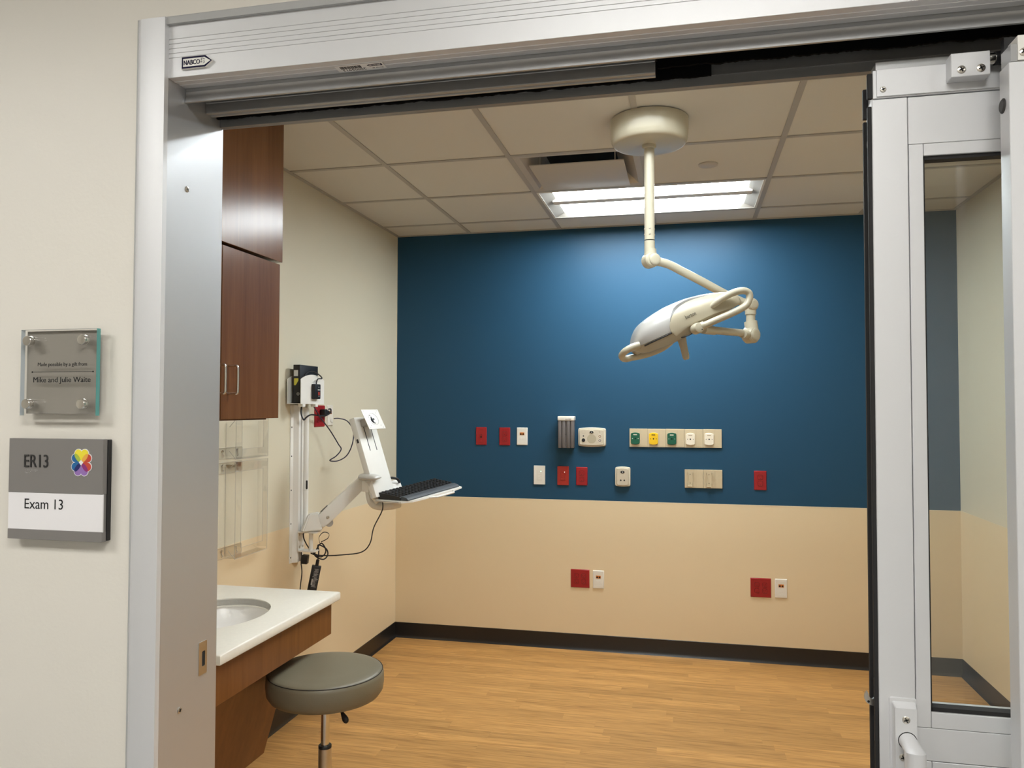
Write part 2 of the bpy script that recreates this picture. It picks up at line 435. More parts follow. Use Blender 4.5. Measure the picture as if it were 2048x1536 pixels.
# corridor ceiling with openings for its troffers
HL = [(-0.45, -5.05), (1.95, -5.05), (4.35, -5.05)]  # unseen fixtures; the middle one is added to brighten the door header
bm = new()
ys = [HY, -5.355, -4.745, YH]
for j in range(3):
    if j != 1: box(bm, (HX0, ys[j], 2.74), (HX1, ys[j + 1], 2.76))
    else:
        xs = [HX0] + [q for (c, _) in HL for q in (c - T, c + T)] + [HX1]
        for i in (0, 2, 4, 6): box(bm, (xs[i], ys[1], 2.74), (xs[i + 1], ys[2], 2.76))
box(bm, (HX0, HY, 2.95), (HX1, YH, 3.0))
struct('ceiling_hall', bm, M_TILE, 'corridor ceiling', 'ceiling')

# exam room ceiling: lay-in tiles on a tee grid
XS = [0.0] + GX + [W]; YS = [0.0] + GY + [YR]
bm = new(); zt = H + 0.004
for i in range(len(XS) - 1):
    for j in range(len(YS) - 1):
        x0, x1, y0, y1 = XS[i], XS[i + 1], YS[j + 1], YS[j]
        cx_, cy_ = (x0 + x1) / 2, (y0 + y1) / 2
        lamp = (BX < cx_ < BX + 2 * T) and ((GY[1] < cy_ < GY[0]) or (GY[4] < cy_ < GY[3]))
        vent = (BX < cx_ < BX + T) and (GY[2] < cy_ < GY[1])
        if lamp or vent: continue
        box(bm, (x0 + 0.002, y0 + 0.002, zt), (x1 - 0.002, y1 - 0.002, zt + 0.016), m=0)
tw = 0.012
for x in GX:
    segs = [(YR, 0.0)] if x != GX[2] else [(YR, GY[4]), (GY[3], GY[1]), (GY[0], 0.0)]
    for a, b in segs: box(bm, (x - tw, a, H), (x + tw, b, H + 0.0035), m=1)
for y in GY: box(bm, (0, y - tw, H - 0.0003), (W, y + tw, H + 0.0036), m=1)
for a, b in (((0, YR, H - 0.0005), (0.022, 0, H + 0.003)), ((W - 0.022, YR, H - 0.0005), (W, 0, H + 0.003)), ((0, -0.022, H - 0.0006), (W, 0, H + 0.003)), ((0, YR, H - 0.0006), (W, YR + 0.022, H + 0.003))):
    box(bm, a, b, m=1)
box(bm, (0, YR, 2.95), (W, 0, 3.0), m=0)
struct('ceiling', bm, [M_TILE, M_TEE], 'suspended tile ceiling of the exam room', 'ceiling')

def cove(p, q, nrm, name, lab):
    """cove base along p->q standing off in direction nrm"""
    prof = [(0, 0), (0.013, 0), (0.010, 0.004), (0.0065, 0.010), (0.0035, 0.020), (0.0030, 0.099), (0.0, 0.101)]
    bm = new(); A = []; B = []
    for d, z in prof:
        A.append((p[0] + nrm[0] * d, p[1] + nrm[1] * d, z)); B.append((q[0] + nrm[0] * d, q[1] + nrm[1] * d, z))
    poly_prism(bm, A, B); struct(name, bm, M_BASE, lab, 'baseboard')
cove((0.0022, -0.0018), (W - 0.0022, -0.0018), (0, -1), 'baseboard_back', 'black vinyl base along the back wall')
cove((0.0015, YR), (0.0015, -0.0025), (1, 0), 'baseboard_left', 'black vinyl base along the left wall')
cove((W - 0.0015, YR), (W - 0.0015, -0.0025), (-1, 0), 'baseboard_right', 'black vinyl base along the right wall')
bm = new(); box(bm, (0.0, -0.0035, 0.101), (0.003, -0.0005, H)); struct('trim_2', bm, M_TANCAP, 'pale caulk bead in the left back corner', 'trim')

# ------------------------------------------------------------------ troffers
def troffer(x0, x1, y0, y1, zc, lens, label, group, d=0.024):
    t = thing('ceiling_light', label, 'light', ((x0 + x1) / 2, (y0 + y1) / 2, zc), group=group)
    e = 0.0125
    x0 += e; x1 -= e; y0 += e; y1 -= e
    bm = new()
    ring_prism(bm, [(x0, y0), (x1, y0), (x1, y1), (x0, y1)], [(x0 + .012, y0 + .012), (x1 - .012, y0 + .012), (x1 - .012, y1 - .012), (x0 + .012, y1 - .012)], 'xy', zc - 0.001, zc + 0.004)
    part(t, 'frame', bm, M_TROF)
    X0, X1, Y0, Y1 = x0 + .012, x1 - .012, y0 + .012, y1 - .012; s = 0.062
    bm = new()
    lo = [(X0, Y0, zc), (X1, Y0, zc), (X1, Y1, zc), (X0, Y1, zc)]
    hi = [(X0 + s, Y0 + .03, zc + d), (X1 - s, Y0 + .03, zc + d), (X1 - s, Y1 - .03, zc + d), (X0 + s, Y1 - .03, zc + d)]
    A = [bm.verts.new(p) for p in lo]; B = [bm.verts.new(p) for p in hi]
    for i in range(4): bm.faces.new((A[i], A[(i + 1) % 4], B[(i + 1) % 4], B[i]))
    box(bm, (x0, y0, zc + d + 0.012), (x1, y1, zc + d + 0.016))
    for a, b in (((x0, y0, zc + .004), (x0 + .002, y1, zc + d + .014)), ((x1 - .002, y0, zc + .004), (x1, y1, zc + d + .014)), ((x0, y0, zc + .004), (x1, y0 + .002, zc + d + .014)), ((x0, y1 - .002, zc + .004), (x1, y1, zc + d + .014))): box(bm, a, b)
    part(t, 'housing', bm, mat('troffer_reflector', (0.40, 0.385, 0.35), 0.5), smooth=False)
    ym = Y0 + (Y1 - Y0) * 0.46
    bm = new(); prism(bm, [(ym - .046, zc + d), (ym - .034, zc + .008), (ym + .034, zc + .008), (ym + .046, zc + d)], 'yz', X0 + s * .6, X1 - s * .6)
    part(t, 'centre_bar', bm, M_TROF, smooth=False)
    for a, b in ((Y0 + .03, ym - .044), (ym + .044, Y1 - .03)):
        bm = new(); box(bm, (X0 + s, a, zc + d - .002), (X1 - s, b, zc + d + .002))
        part(t, 'lens', bm, lens, smooth=False, label='glowing white lens')
    return t
troffer(BX, BX + 2 * T, GY[1], GY[0], H, M_LENS, 'lit recessed ceiling light nearest the blue wall, beside the air diffuser', 'exam room ceiling lights')
troffer(BX, BX + 2 * T, GY[4], GY[3], H, M_LENS2, 'recessed ceiling light just inside the door, only its far edge showing', 'exam room ceiling lights', 0.050)
for (hx, _), lab in zip(HL, ('corridor ceiling light left of the door', 'unseen ceiling light added in front of the door to brighten its header', 'corridor ceiling light right of the door')):
    troffer(hx - T, hx + T, -5.355, -4.745, 2.74, M_LENSH, lab, 'corridor ceiling lights')

# ------------------------------------------------------------------ air diffuser and sprinkler cover
x0, x1, y0, y1 = BX + .0125, BX + T - .0125, GY[2] + .0125, GY[1] - .0125
t = thing('air_diffuser', 'square plaque air diffuser set in the ceiling in front of the lit troffer', 'vent', ((x0 + x1) / 2, (y0 + y1) / 2, H))
bm = new()
lo = [(x0, y0), (x1, y0), (x1, y1), (x0, y1)]; i1 = [(x0 + .03, y0 + .03), (x1 - .03, y0 + .03), (x1 - .03, y1 - .03), (x0 + .03, y1 - .03)]
i2 = [(x0 + .12, y0 + .12), (x1 - .12, y0 + .12), (x1 - .12, y1 - .12), (x0 + .12, y1 - .12)]
L0 = [bm.verts.new((*p, H)) for p in lo]; L1 = [bm.verts.new((*p, H + .004)) for p in i1]; L2 = [bm.verts.new((*p, H + .075)) for p in i2]
for A, B in ((L0, L1), (L1, L2)):
    for i in range(4): bm.faces.new((A[i], A[(i + 1) % 4], B[(i + 1) % 4], B[i]))
part(t, 'back_pan', bm, M_DIFF, smooth=False)
bm = new(); box(bm, (x0 + .1, y0 + .1, H + .075), (x1 - .1, y1 - .1, H + .16)); part(t, 'duct_neck', bm, M_GAP)
bm = new(); box(bm, (1.205, -1.400, H - .016), (1.655, -0.975, H - .010), 0.002)
for xx in (1.25, 1.61):
    for yy in (-1.35, -1.02): cyl(bm, (xx, yy, H - .01), (xx, yy, H + .06), 0.003, 6)
part(t, 'plaque', bm, M_DIFF)
bm = new(); lathe(bm, [(0, -0.006), (0.040, -0.006), (0.046, -0.003), (0.046, 0.004), (0, 0.004)], (2.041, -1.187, H + .001)); single('sprinkler_cover', bm, M_DIFF, 'small round white cover plate on the ceiling right of the lamp pole', 'cover plate', (2.041, -1.187, H))

# ------------------------------------------------------------------ door frame (casing, jamb, header)
DF = thing('trim_1', 'silver aluminium frame of the sliding door', 'door frame', (XJ, YH, 0), kind='structure')
bm = new(); prism(bm, [(0.854, YH + .002), (0.856, -3.656), (0.866, -3.6605), (0.9195, -3.6605), (0.9195, YH + .002)], 'xy', 0, 2.334)
part(DF, 'casing', bm, M_ALU)
bm = new(); tube(bm, [(0.8535, YH - .001, 0), (0.8535, YH - .001, 2.334), (3.44, YH - .001, 2.336)], 0.0045, 8); part(DF, 'caulk_bead', bm, M_CAULK)
bm = new(); box(bm, (0.8965, -3.6600, 0), (XJ, -3.4545, 2.32), 0.001, 1); part(DF, 'jamb', bm, mat('jamb_aluminium', (0.54, 0.55, 0.57), 0.38, metal=0.7))
bm = new(); box(bm, (0.9195, -3.6560, 2.3203), (3.40, YH + .002, 2.334)); part(DF, 'head_casing', bm, M_CAULK)
# ribbed header cover
pr = [(-3.648, 2.3202)]
for zg in (2.2920, 2.2824, 2.2727, 2.2630, 2.2538):
    pr += [(-3.648, zg + .0009), (-3.6466, zg + .0004), (-3.6466, zg - .0004), (-3.648, zg - .0009)]
pr += [(-3.648, 2.2142), (-3.6474, 2.2137), (-3.629, 2.2141), (-3.6285, 2.2131), (-3.6265, 2.2131), (-3.626, 2.2141), (-3.612, 2.2143), (-3.6115, 2.2133), (-3.6095, 2.2133), (-3.609, 2.2143), (-3.592, 2.2146), (-3.592, 2.2190), (-3.61, 2.2190), (-3.61, 2.3202)]
bm = new(); prism(bm, pr, 'yz', XJ + .0008, 3.36); part(DF, 'header_cover', bm, M_ALU, smooth=False)
pr = [(-3.5912, 2.2175), (-3.5905, 2.2100), (-3.5915, 2.2075), (-3.5900, 2.2060), (-3.5905, 2.1990), (-3.5925, 2.1920), (-3.5935, 2.1852), (-3.5880, 2.1852), (-3.5860, 2.1990), (-3.5860, 2.2300), (-3.60, 2.2300), (-3.60, 2.2195)]
bm = new(); prism(bm, pr, 'yz', XJ + .0008, 3.36); part(DF, 'track_fascia', bm, M_ALU2, smooth=True, ang=50)
pr = [(-3.5225, 2.2250), (-3.5225, 2.2105), (-3.5215, 2.2095), (-3.5210, 2.1905), (-3.5206, 2.1887), (-3.509, 2.1895), (-3.5085, 2.1925), (-3.505, 2.1925), (-3.504, 2.1880), (-3.4990, 2.1880), (-3.4990, 2.2250)]
bm = new(); prism(bm, pr, 'yz', XJ + .0008, 1.880); part(DF, 'track_cover', bm, M_ALU2, smooth=False)
bm = new(); box(bm, (XJ + .001, -3.586, 2.2255), (3.36, -3.456, 2.335)); part(DF, 'track_housing', bm, M_GAP)
pr = [(-3.4695, 2.2255), (-3.4695, 2.1975), (-3.4730, 2.1965), (-3.4730, 2.1945), (-3.4690, 2.1945), (-3.4690, 2.1768), (-3.4555, 2.1768), (-3.4555, 2.2255)]
bm = new(); prism(bm, pr, 'yz', XJ + .0008, 3.36); part(DF, 'rear_rail', bm, M_ALUD, smooth=False)
bm = new(); box(bm, (XJ + .001, -3.4552, 2.1765), (3.36, -3.4542, 2.335)); part(DF, 'head_jamb', bm, M_ALU2)
def brush(x0, x1, y, z1, z0, amp, step=0.004):
    bm = new(); n = int((x1 - x0) / step); top = []; bot = []
    v = 0.0
    for i in range(n + 1):
        v = 0.75 * v + random.uniform(-1, 1) * amp * 0.5
        x = x0 + (x1 - x0) * i / n
        bot.append((x, z0 + max(-amp, min(amp, v)))); top.append((x, z1))
    vt = []
    for yy in (y, y + .006):
        vt.append(([bm.verts.new((p[0], yy, p[1])) for p in top], [bm.verts.new((p[0], yy, p[1])) for p in bot]))
    (ta, ba), (tb, bb) = vt
    for i in range(n):
        bm.faces.new((ta[i], ta[i + 1], ba[i + 1], ba[i])); bm.faces.new((tb[i + 1], tb[i], bb[i], bb[i + 1]))
        bm.faces.new((ba[i], ba[i + 1], bb[i + 1], bb[i]))
    return bm
part(DF, 'brush_strip', brush(XJ + .002, 1.985, -3.484, 2.2260, 2.1905, 0.0016), M_PILE, smooth=False)
part(DF, 'brush_strip', brush(1.884, 3.34, -3.512, 2.2260, 2.2010, 0.0022), M_PILE, smooth=False)
part(DF, 'brush_strip', brush(1.878, 3.34, -3.552, 2.2260, 2.2080, 0.0018), M_PILE, smooth=False)
def screw(parent, c, n, r=0.0062, world=True):
    """countersunk cross-head screw at c facing n"""
    n = Vector(n).normalized(); x, y = frame_of(n); c = Vector(c)
    bm = new(); lathe(bm, [(r, 0), (r, 0.0010), (r * .8, 0.0019), (0, 0.0022)], c, n, 18, 0)
    for a in (0.4, 0.4 + math.pi / 2):
        d = x * math.cos(a) + y * math.sin(a); q = n.cross(d)
        obox(bm, c + n * 0.0020, d, q, n, (r * 1.25, r * .30, 0.0012), m=1)
    return part(parent, 'screw', bm, [M_SATIN, M_GAP], world)
screw(DF, (XJ + .0003, -3.5817, 2.0062), (1, 0, 0)); screw(DF, (XJ + .0003, -3.5825, 0.9306), (1, 0, 0))
sp = part(DF, 'strike_plate', (lambda b: (ring_prism(b, rrect(-3.5058, 1.0130, 0.0290, 0.0700, 0.002, 3), rrect(-3.5035, 1.0110, 0.0105, 0.0320, 0.002, 3), 'yz', XJ - .002, XJ + .0012), b)[1])(new()), M_SATIN, label='brown-tinted steel strike plate')
bm = new(); box(bm, (XJ - .001, -3.511, 0.992), (XJ + .0003, -3.496, 1.030)); part(sp, 'strike_hole', bm, M_GAP)
# maker's arrow badge on the header
bd = [(0.9525, 2.2520), (1.0080, 2.2488), (1.0235, 2.2362), (1.0080, 2.2262), (0.9525, 2.2275)]
def shrink(pl, k, c=None):
    c = c or (sum(p[0] for p in pl) / len(pl), sum(p[1] for p in pl) / len(pl))
    return [(c[0] + (p[0] - c[0]) * k[0], c[1] + (p[1] - c[1]) * k[1]) for p in pl]
bd = [(0.9525, 2.2505), (1.0070, 2.2505), (1.0225, 2.2385), (1.0070, 2.2265), (0.9525, 2.2265)]
bm = new(); prism(bm, bd, 'xz', -3.648, -3.6535); badge = part(DF, 'arrow_badge', bm, M_WHITE, smooth=False, label='white arrow-shaped maker badge')
bm = new(); o_ = shrink(bd, (.97, .96)); i_ = shrink(bd, (.88, .68), (0.9850, 2.2385)); ring_prism(bm, o_, i_, 'xz', -3.6535, -3.6538); part(badge, 'border', bm, M_NAVY, smooth=False)
text(badge, 'lettering', 'NABCO', M_NAVY, 0.9580, -3.6535, 2.2337, 0.0358, 0.0095, 0.0004, 0.0008)
bm = new()
for a in ((0, .006, .004, .0008), (.0015, .0035, .0008, .006), (.005, .0062, .0038, .0008), (.005, .0062, .0008, .004), (.0080, .0050, .0008, .0030), (0, .0010, .004, .0008), (.0010, -.0010, .0008, .0035), (.0055, .0018, .0035, .0008), (.0082, -.0012, .0008, .0032), (.0052, -.0018, .0035, .0008)):
    box(bm, (0.9958 + a[0], -3.6538, 2.2362 + a[1]), (0.9958 + a[0] + a[2], -3.6535, 2.2362 + a[1] + a[3]))
part(badge, 'small_glyphs', bm, M_NAVY, smooth=False)
# serial sticker under the header, reading upside down
bm = new(); box(bm, (1.270, -3.6262, 2.2126), (1.3690, -3.6005, 2.2130)); st = part(DF, 'serial_sticker', bm, M_LABEL, smooth=False, label='silver barcode sticker')
bm = new(); x = 1.279
while x < 1.3215:
    w_ = random.choice((.0006, .0011, .0016)); box(bm, (x, -3.6225, 2.21235), (x + w_, -3.6120, 2.2126)); x += w_ + random.choice((.0005, .0008, .0012))
part(st, 'barcode', bm, M_INK, smooth=False)
def soffit_text(body, xr, y0, wid, hei, mm):
    b = text_bm(body, wid, hei, 0.0002)
    # text right -> -x, text up -> +y, faces down
    M = Matrix(((-1, 0, 0, xr), (0, 0, 1, y0), (0, 1, 0, 2.2126), (0, 0, 0, 1)))
    bmesh.ops.transform(b, matrix=M, verts=b.verts); return part(st, 'lettering', b, mm, smooth=False)
b_ = soffit_text('20005913', 1.3285, -3.6105, 0.0480, 0.0075, M_INK)
soffit_text('Serial #:', 1.3640, -3.6080, 0.0230, 0.0035, M_INK)
bm = new(); ar = [(1.3655, -3.6225), (1.3400, -3.6225), (1.3345, -3.6185), (1.3400, -3.6145), (1.3655, -3.6145)]
ring_prism(bm, ar, shrink(ar, (.86, .62)), 'xy', 2.2123, 2.2126); part(st, 'arrow_mark', bm, M_NAVY, smooth=False)
soffit_text('NABCO', 1.3630, -3.6200, 0.0190, 0.0035, M_NAVY)
bm = new(); box(bm, (3.36, -3.66, 0), (3.40, -3.4545, 2.334)); part(DF, 'jamb', bm, M_ALU)

# ------------------------------------------------------------------ sliding leaf (door_1)
LF = thing('door_1', 'silver framed glass sliding door leaf, pushed open to the right', 'door', (2.80, -3.518, 0), kind='structure')
yf, yb = -3.540, -3.496; xl = 2.2575; xr_ = 3.30
bm = new(); box(bm, (xl, yf, 0.02), (2.3155, yb, 2.0965), 0.0012, 1); part(LF, 'stile', bm, M_ALU)
bm = new(); box(bm, (xr_ - .06, yf, 0.02), (xr_, yb, 2.0965), 0.0012, 1); part(LF, 'stile', bm, M_ALU)
bm = new(); box(bm, (2.3162, yf, 2.0125), (xr_ - .061, yb, 2.0958), 0.0008, 1); part(LF, 'top_rail', bm, M_ALU)
bm = new(); box(bm, (2.3162, yf, 0.9515), (xr_ - .061, yb, 1.0062), 0.0008, 1); part(LF, 'middle_rail', bm, M_ALU)
bm = new(); box(bm, (2.3162, yf, 0.02), (xr_ - .061, yb, 0.13), 0.0008, 1); part(LF, 'bottom_rail', bm, M_ALU)
for z0, z1 in ((1.0072, 2.0118), (0.1305, 0.9505)):
    bm = new()
    box(bm, (2.3165, yf - .0008, z0), (2.3395, yb - .004, z1), 0.0008, 1)
    box(bm, (xr_ - .084, yf - .0008, z0), (xr_ - .0615, yb - .004, z1), 0.0008, 1)
    box(bm, (2.3402, yf - .0008, z1 - .0210), (xr_ - .0845, yb - .004, z1), 0.0008, 1)
    box(bm, (2.3402, yf - .0008, z0), (xr_ - .0845, yb - .004, z0 + .0265), 0.0008, 1)
    box(bm, (2.3402, -3.5132, z0), (xr_ - .0845, yb - .004, z0 + .0315), 0.0008, 1)
    part(LF, 'glazing_bead', bm, M_ALU)
    bm = new()
    for a, b in (((2.3398, yf + .004, z0 + .026), (2.3425, -3.515, z1 - .021)), ((2.3398, yf + .004, z1 - .0275), (xr_ - .084, -3.515, z1 - .0205)), ((2.3398, yf + .004, z0 + .026), (xr_ - .084, -3.5155, z0 + .0335)), ((xr_ - .0865, yf + .004, z0 + .026), (xr_ - .084, -3.515, z1 - .021))): box(bm, a, b)
    part(LF, 'gasket', bm, M_RUB)
    bm = new(); box(bm, (2.340, -3.5200, z0 + .027), (xr_ - .085, -3.5140, z1 - .022)); part(LF, 'glass_pane', bm, M_GLASS, smooth=False)
for yy, zt_ in ((yf + .0006, 2.085), (yb - .0082, 2.070)):
    bm = new(); box(bm, (xl - .0068, yy, 0.03), (xl, yy + .0076, zt_), 0.001, 1); part(LF, 'weather_strip', bm, M_RUB, label='black rubber edge strip')
bm = new(); box(bm, (xl - .0068, yf + .0006, 2.0990), (xl + .002, yf + .0082, 2.1440), 0.001, 1); part(LF, 'weather_strip', bm, M_RUB)
bm = new(); box(bm, (xl - .0068, yb - .0082, 2.075), (xl + .002, yb - .0006, 2.130), 0.001, 1); part(LF, 'weather_strip', bm, M_RUB)
bm = new(); lathe(bm, [(0, -.0032), (0.010, -.0032), (0.0125, -.001), (0.0125, .001), (0, .001)], (xl - .0005, -3.518, 2.027), (-1, 0, 0)); part(LF, 'edge_cap', bm, M_WGREY)
bm = new(); box(bm, (xl + .002, yf - .0005, 2.0980), (xr_, yb, 2.1480), 0.0008, 1); box(bm, (2.2650, yf - .0035, 2.1000), (xr_, yf, 2.1480), 0.0006, 1)
part(LF, 'hanger_plate', bm, M_ALU)
bm = new(); box(bm, (2.266, yf + .006, 2.1485), (xr_, yb - .004, 2.165)); part(LF, 'hanger_rail', bm, M_ALU2)
screw(LF, (2.2755, yf - .0034, 2.1120), (0, -1, 0), 0.0052)
bm = new(); box(bm, (2.3765, yf - .0300, 2.1130), (2.4370, yf - .0035, 2.1540), 0.001, 1); blk = part(LF, 'guide_block', bm, M_ALU)
for xx in (2.3925, 2.4225):
    screw(blk, (xx, yf - .0300, 2.1250), (0, -1, 0), 0.0068)
bm = new(); cyl(bm, (2.4370, -3.558, 2.1440), (2.4470, -3.558, 2.1440), 0.0095); part(LF, 'ferrule', bm, M_STEEL)
bm = new(); cyl(bm, (2.4470, -3.558, 2.1440), (2.5300, -3.558, 2.1440), 0.0115); part(LF, 'roller_arm', bm, M_BLACK)
# latch hook on the leading edge
def hook_poly():
    pts = [(0.0, -0.009), (-0.004, -0.0105), (-0.010, -0.0095), (-0.0165, -0.005), (-0.0195, 0.002), (-0.0185, 0.009), (-0.0150, 0.0145), (-0.0128, 0.0110), (-0.0118, 0.0060), (-0.0090, 0.0018), (-0.0060, 0.0010), (-0.0035, 0.0030), (0.0, 0.0050)]
    return [(xl - .0005 + x * 1.0, 1.0405 + z) for x, z in pts]
bm = new(); prism(bm, hook_poly(), 'xz', -3.5215, -3.5165); prism(bm, circ(xl - .0130, 1.0370, 0.0022, 12), 'xz', -3.5218, -3.5216, 1)
part(LF, 'latch_hook', bm, [M_SATIN, M_GAP], label='steel latch hook')
bm = new(); box(bm, (xl - .0016, -3.5280, 0.965), (xl + .001, -3.5080, 1.075)); part(LF, 'latch_plate', bm, M_SATIN)
# pull handle
hx = 2.2950
HP = None
bm = new(); frust(bm, rrect(hx, 0.955, 0.0440, 0.200, 0.004, 3), rrect(hx, 0.955, 0.0430, 0.198, 0.004, 3), 'xz', yf, yf - .0030)
frust(bm, rrect(hx + .001, 0.955, 0.0390, 0.188, 0.004, 3), rrect(hx + .001, 0.954, 0.0345, 0.176, 0.0025, 3), 'xz', yf - .0030, yf - .0170)
HP = part(LF, 'pull_handle', bm, M_ALU, label='pull handle on its backplate')
screw(HP, (hx + .001, yf - .0168, 1.0230), (0, -1, 0), 0.0062); screw(HP, (hx - .0045, yf - .0168, 0.9600), (0, -1, 0), 0.0062)
bm = new(); tube(bm, [(hx + .003, yf - .016, 0.9880), (hx + .003, yf - .0620, 0.9880), (hx + .003, yf - .0620, 0.72), (hx + .003, yf - .002, 0.72)], 0.0140, 24, rr=[.0140, .0165, .0150, .0130]); part(HP, 'grip', bm, M_ALU)
bm = new(); lathe(bm, [(0.0150, 0), (0.0152, 0.0006), (0.0140, 0.0010)], (hx + .003, yf - .0165, 0.9880), (0, -1, 0), 24); part(HP, 'rose', bm, M_GAP)

# ------------------------------------------------------------------ fixed side panel (door_2)
FP = thing('door_2', 'fixed silver side panel at the right, in front of the sliding leaf', 'door panel', (2.87, -3.62, 0), kind='structure')
fx = 2.4370
bm = new(); prism(bm, [(fx + .0010, -3.6450), (fx, -3.6440), (fx, -3.6080), (fx + .0015, -3.6030), (fx + .005, -3.6000), (2.502, -3.6000), (2.502, -3.6450)], 'xy', 0.0, 2.1000)
part(FP, 'stile', bm, M_ALU)
bm = new(); box(bm, (3.30, -3.645, 0), (3.358, -3.600, 2.10), 0.001, 1); part(FP, 'stile', bm, M_ALU)
bm = new(); box(bm, (2.5025, -3.645, 2.02), (3.2995, -3.600, 2.10), 0.001, 1); part(FP, 'top_rail', bm, M_ALU)
bm = new(); box(bm, (2.5025, -3.645, 0.0), (3.2995, -3.600, 0.12), 0.001, 1); part(FP, 'bottom_rail', bm, M_ALU)
bm = new(); box(bm, (2.5005, -3.6255, 0.121), (3.3005, -3.6195, 2.019)); part(FP, 'glass_pane', bm, M_GLASS, smooth=False)
bm = new(); box(bm, (fx + .003, -3.644, 2.1010), (fx + .0130, -3.606, 2.1300), 0.0006, 1); part(FP, 'pivot_block', bm, M_ALU2)
bm = new(); box(bm, (fx + .0132, -3.6445, 2.1030), (2.52, -3.606, 2.1430), 0.0006, 1); pb = part(FP, 'pivot_cap', bm, M_WHITE)
screw(pb, (fx + .0215, -3.6445, 2.1150), (0, -1, 0), 0.0065)
bm = new(); box(bm, (fx + .010, -3.600, 2.103), (2.52, -3.586, 2.16)); part(FP, 'pivot_bracket', bm, M_BLACK)
for zz in (2.1100, 2.1240): screw(FP, (fx + .0100, -3.5935, zz), (-1, 0, 0), 0.0042)
bm = new(); lathe(bm, [(0, .003), (.0095, .003), (.0120, .001), (.0120, 0), (0, 0)], (fx, -3.6190, 2.0400), (-1, 0, 0)); part(FP, 'bumper', bm, mat('dark_grey_rubber', (0.035, 0.033, 0.032), 0.6), label='dark round bumper')

# ------------------------------------------------------------------ signs on the corridor wall
t = thing('donor_plaque', 'square grey glass plaque on four chrome standoffs, upper of the two wall signs', 'sign', (0.695, YH, 1.53))
bm = new(); box(bm, (0.6100, -3.6643, 1.5370), (0.7800, -3.6630, 1.7060)); part(t, 'backing', bm, M_PLAQ)
bm = new(); box(bm, (0.6050, -3.6750, 1.5335), (0.7855, -3.6645, 1.7085))
for f in bm.faces:
    n = f.normal
    f.material_index = 1 if n.x > .5 else (2 if abs(n.z) > .5 or n.x < -.5 else 0)
part(t, 'glass_panel', bm, [M_PGLASS, M_TEAL, M_GEDGE], smooth=False)
text(t, 'lettering', 'Made possible by a gift from', M_INK, 0.6470, -3.6752, 1.6312, 0.1168, 0.0098, 0.0003, 0.0002)
text(t, 'lettering', 'Mike and Julie Waite', M_INK, 0.6370, -3.6752, 1.5972, 0.1357, 0.0142, 0.0003, 0.0003)
bm = new(); box(bm, (0.6335, -3.6756, 1.6213), (0.7790, -3.6752, 1.6223))
for xx in (0.6340, 0.7785): prism(bm, circ(xx, 1.6218, .0017, 10), 'xz', -3.6752, -3.6756)
part(t, 'rule', bm, M_INK, smooth=False)
for xx in (0.6295, 0.7595):
    for zz in (1.5570, 1.6850):
        bm = new(); cyl(bm, (xx, YH, zz), (xx, -3.6640, zz), 0.0065, 20); lathe(bm, [(.0102, 0), (.0102, .0020), (.0090, .0024), (.0090, .0035), (.0100, .0040), (.0100, .0110), (.0093, .0118), (0, .0112)], (xx, -3.6752, zz), (0, -1, 0), 28)
        part(t, 'standoff', bm, M_STEEL)
t = thing('room_sign', 'grey room sign with a white paper strip and a colourful flower, lower wall sign', 'sign', (0.69, YH, 1.28))
bm = new(); box(bm, (0.5835, -3.6600, 1.2835), (0.8050, YH, 1.4855), 0.001, 1); part(t, 'back_plate', bm, M_BLACK)
bm = new(); box(bm, (0.5780, -3.6720, 1.3765), (0.8025, -3.6600, 1.4865), 0.0006, 1); box(bm, (0.5780, -3.6720, 1.2822), (0.8025, -3.6600, 1.3025), 0.0006, 1); box(bm, (0.5790, -3.6680, 1.30), (0.8015, -3.6600, 1.378)); part(t, 'face_panel', bm, M_SIGN)
bm = new(); box(bm, (0.5782, -3.6712, 1.3020), (0.8030, -3.6685, 1.3768)); part(t, 'paper_insert', bm, M_PAPER, smooth=False, label='white paper strip')
text(t, 'lettering', 'ER13', M_SIGNT, 0.6165, -3.6720, 1.4280, 0.0575, 0.0262, 0.0016)
text(t, 'lettering', 'Exam 13', M_INK, 0.6180, -3.6713, 1.3440, 0.0920, 0.0205, 0.0003)
bm = new(); random.seed(3)
for i in range(11):
    for j in range(3):
        if random.random() < .55 and not (j == 2 and i > 6): lathe(bm, [(.0008, 0), (.0006, .0004), (0, .0006)], (0.6185 + i * .0032, -3.6720, 1.4225 - j * .0028), (0, -1, 0), 8)
part(t, 'braille', bm, M_WGREY)
